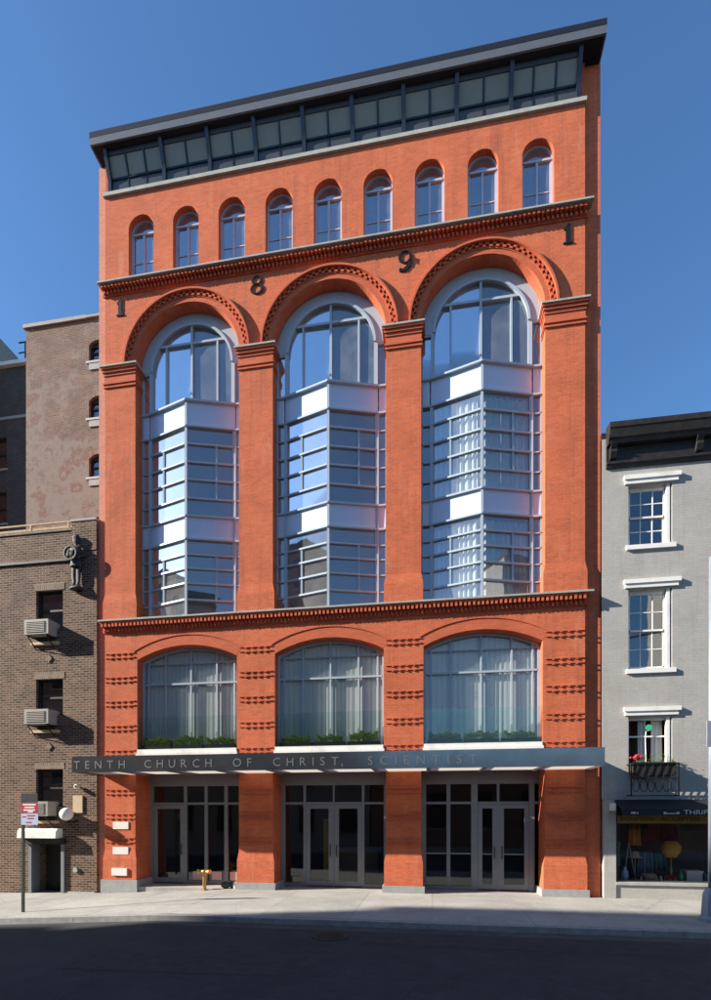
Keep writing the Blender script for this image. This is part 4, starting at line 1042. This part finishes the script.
# ------------------------------------------------------------------ street furniture
sx, sy = -.15, -3.05; g = gz(sx)
t = thing('parking_sign', (sx, sy, g), 'dark green post with a red and blue parking sign near the kerb', 'street sign')
MB().box(sx-.035, sx+.035, sy-.02, sy+.02, g-.05, g+3.02).build('post', 'pole_green', t)
x0, x1, ys = sx-.03, sx+.44, sy-.03
B(x0, x1, ys, ys+.008, g+2.80, g+3.03).build('sign_plate', 'sign_black', t)
p1 = B(x0, x1, ys, ys+.008, g+2.52, g+2.797).build('sign_plate', 'sign_red', t)
p2 = B(x0, x1+.01, ys, ys+.008, g+2.23, g+2.517).build('sign_plate', 'sign_blue', t)
mk = MB()
for z, a, b in ((2.73, .05, .42), (2.66, .10, .38), (2.59, .07, .40), (2.545, .20, .34)): mk.box(x0+a, x0+b, ys-.003, ys-.0005, g+z, g+z+.035)
mk.build('worn_print', 'sign_white', p1)
mk = MB()
for z, a, b in ((2.42, .03, .14), (2.45, .18, .40), (2.38, .18, .36), (2.28, .14, .30)): mk.box(x0+a, x0+b, ys-.003, ys-.0005, g+z, g+z+.03)
mk.build('worn_print', 'sign_red', p2)
# brass fire connection
fx, fy = 3.38, -.12; g = gz(fx)
t = thing('fire_connection', (fx, fy, g), 'brass twin-headed fire department connection standing by the glass front', 'standpipe')
MB().lathe([(.10, g-.02), (.10, g+.02), (.055, g+.03), (.055, g+.46), (.075, g+.48), (.075, g+.52)], fx, fy, 14).build('riser', 'brass', t, smooth=False)
MB().sphere((fx, fy, g+.56), .095, 14, 9, (1.2, 1, .8)).build('head', 'brass', t, smooth=True)
for s in (-1, 1):
    nz = MB().tube([(fx+s*.04, fy, g+.56), (fx+s*.16, fy-.06, g+.57)], .055, 12).tube([(fx+s*.155, fy-.058, g+.57), (fx+s*.21, fy-.085, g+.572)], .068, 12)
    nz.build('nozzle', 'brass', t)
g = gz(4.0)
tag(MB().sphere((3.95, .12, g+.11), .15, 14, 9, (1.0, .8, .75)).sphere((4.16, .16, g+.12), .13, 14, 9, (.9, .8, .9)).build('rubbish_bag', 'bag_dark', None, True), 'small dark bundled bag on the pavement by the glass front', 'bag')
tag(B(4.24, 4.38, .02, .2, g, g+.2).build('white_carton', 'plaque_white', None), 'small white carton beside the dark bag at the pier foot', 'box')
for x in (2.68, 3.33, 3.95):
    tag(B(x-.17, x+.17, YS+.008, YS+.014, .13, .40).build('paper_notice', 'notice_pink', None), 'pale paper notice low behind the first glass front', 'notice', 'notices low behind the glass front')
# street lamp
px, py = 16.06, -2.80
t = thing('street_lamp', (px, py, 0), 'grey steel street lamp with a fluted octagonal base on the pavement', 'street lamp')
MB().lathe([(.24, -.02), (.24, .08), (.20, .12), (.17, .55), (.15, .62), (.11, .68), (.085, .72)], px, py, 8).build('base', 'pole_grey', t)
MB().lathe([(.06, .72), (.055, 4), (.045, 7.75)], px, py, 14).build('shaft', 'pole_grey', t, smooth=True)
MB().tube([(px, py, 7.7), (px+.5, py, 8.05), (px+1.6, py, 8.2)], [.045, .04, .03], 8).build('arm', 'pole_grey', t)
MB().sphere((px+1.85, py, 8.17), .3, 14, 8, (1.2, 1, .35)).build('lamp_head', 'pole_grey', t, smooth=True)
B(px-.14, px+.04, py-.12, py-.08, 3.7, 4.25).build('control_box', 'pole_grey', t)

# ------------------------------------------------------------------ the other side of the street (behind the camera): shades the roadway
def row_house(x0, x1, h, mat, floors, n, label):
    t = thing('row_house', ((x0+x1)/2, FY, 0), label, 'building', 'houses across the street')
    B(x0, x1, FY-10, FY, -.6, h).build('wall', mat, t)
    B(x0-.02, x1+.02, FY-10.1, FY+.35, h, h+.4).build('cornice', 'black_paint', t)
    fh = h/floors; src = None
    for i in range(floors):
        for k in range(n):
            x = x0+(x1-x0)*(k+.5)/n; z = i*fh+fh*.28
            if src is None:
                m_ = MB().box(x-.55, x+.55, FY+.002, FY+.03, z, z+fh*.55); src = m_.build('window', 'black_paint', t)
                a_ = B(x-.66, x+.66, FY+.002, FY+.10, z-.14, z-.02).build('sill', 'stone', src); s0 = (x, z)
            else:
                o = like(src, (x-s0[0], 0, z-s0[1]), t); like(a_, (x-s0[0], 0, z-s0[1]), o)
row_house(-78, -63, 21.5, 'far_brick_b', 6, 5, 'buff brick apartment house across the street, low roofed')
row_house(-62.9, -43.7, 22.2, 'far_brick_a', 6, 5, 'red brick apartment house across the street')
row_house(-43.6, -30, 26.2, 'far_brick_b', 7, 6, 'tall buff brick apartment house across the street')
row_house(-29.9, -12, 24.0, 'far_brick_a', 7, 6, 'tall red brick apartment house across the street')
row_house(-11.9, -3, 17.0, 'far_brick_b', 5, 3, 'buff brick house across the street with black cornice')
row_house(-2.9, 6, 16.0, 'gray_paint', 5, 3, 'grey painted house across the street')
row_house(6.1, 27, 4.4, 'far_brick_a', 1, 7, 'long single-storey brick garage across the street')
row_house(27.1, 45, 21.0, 'gray_paint', 6, 6, 'long grey apartment house across the street')
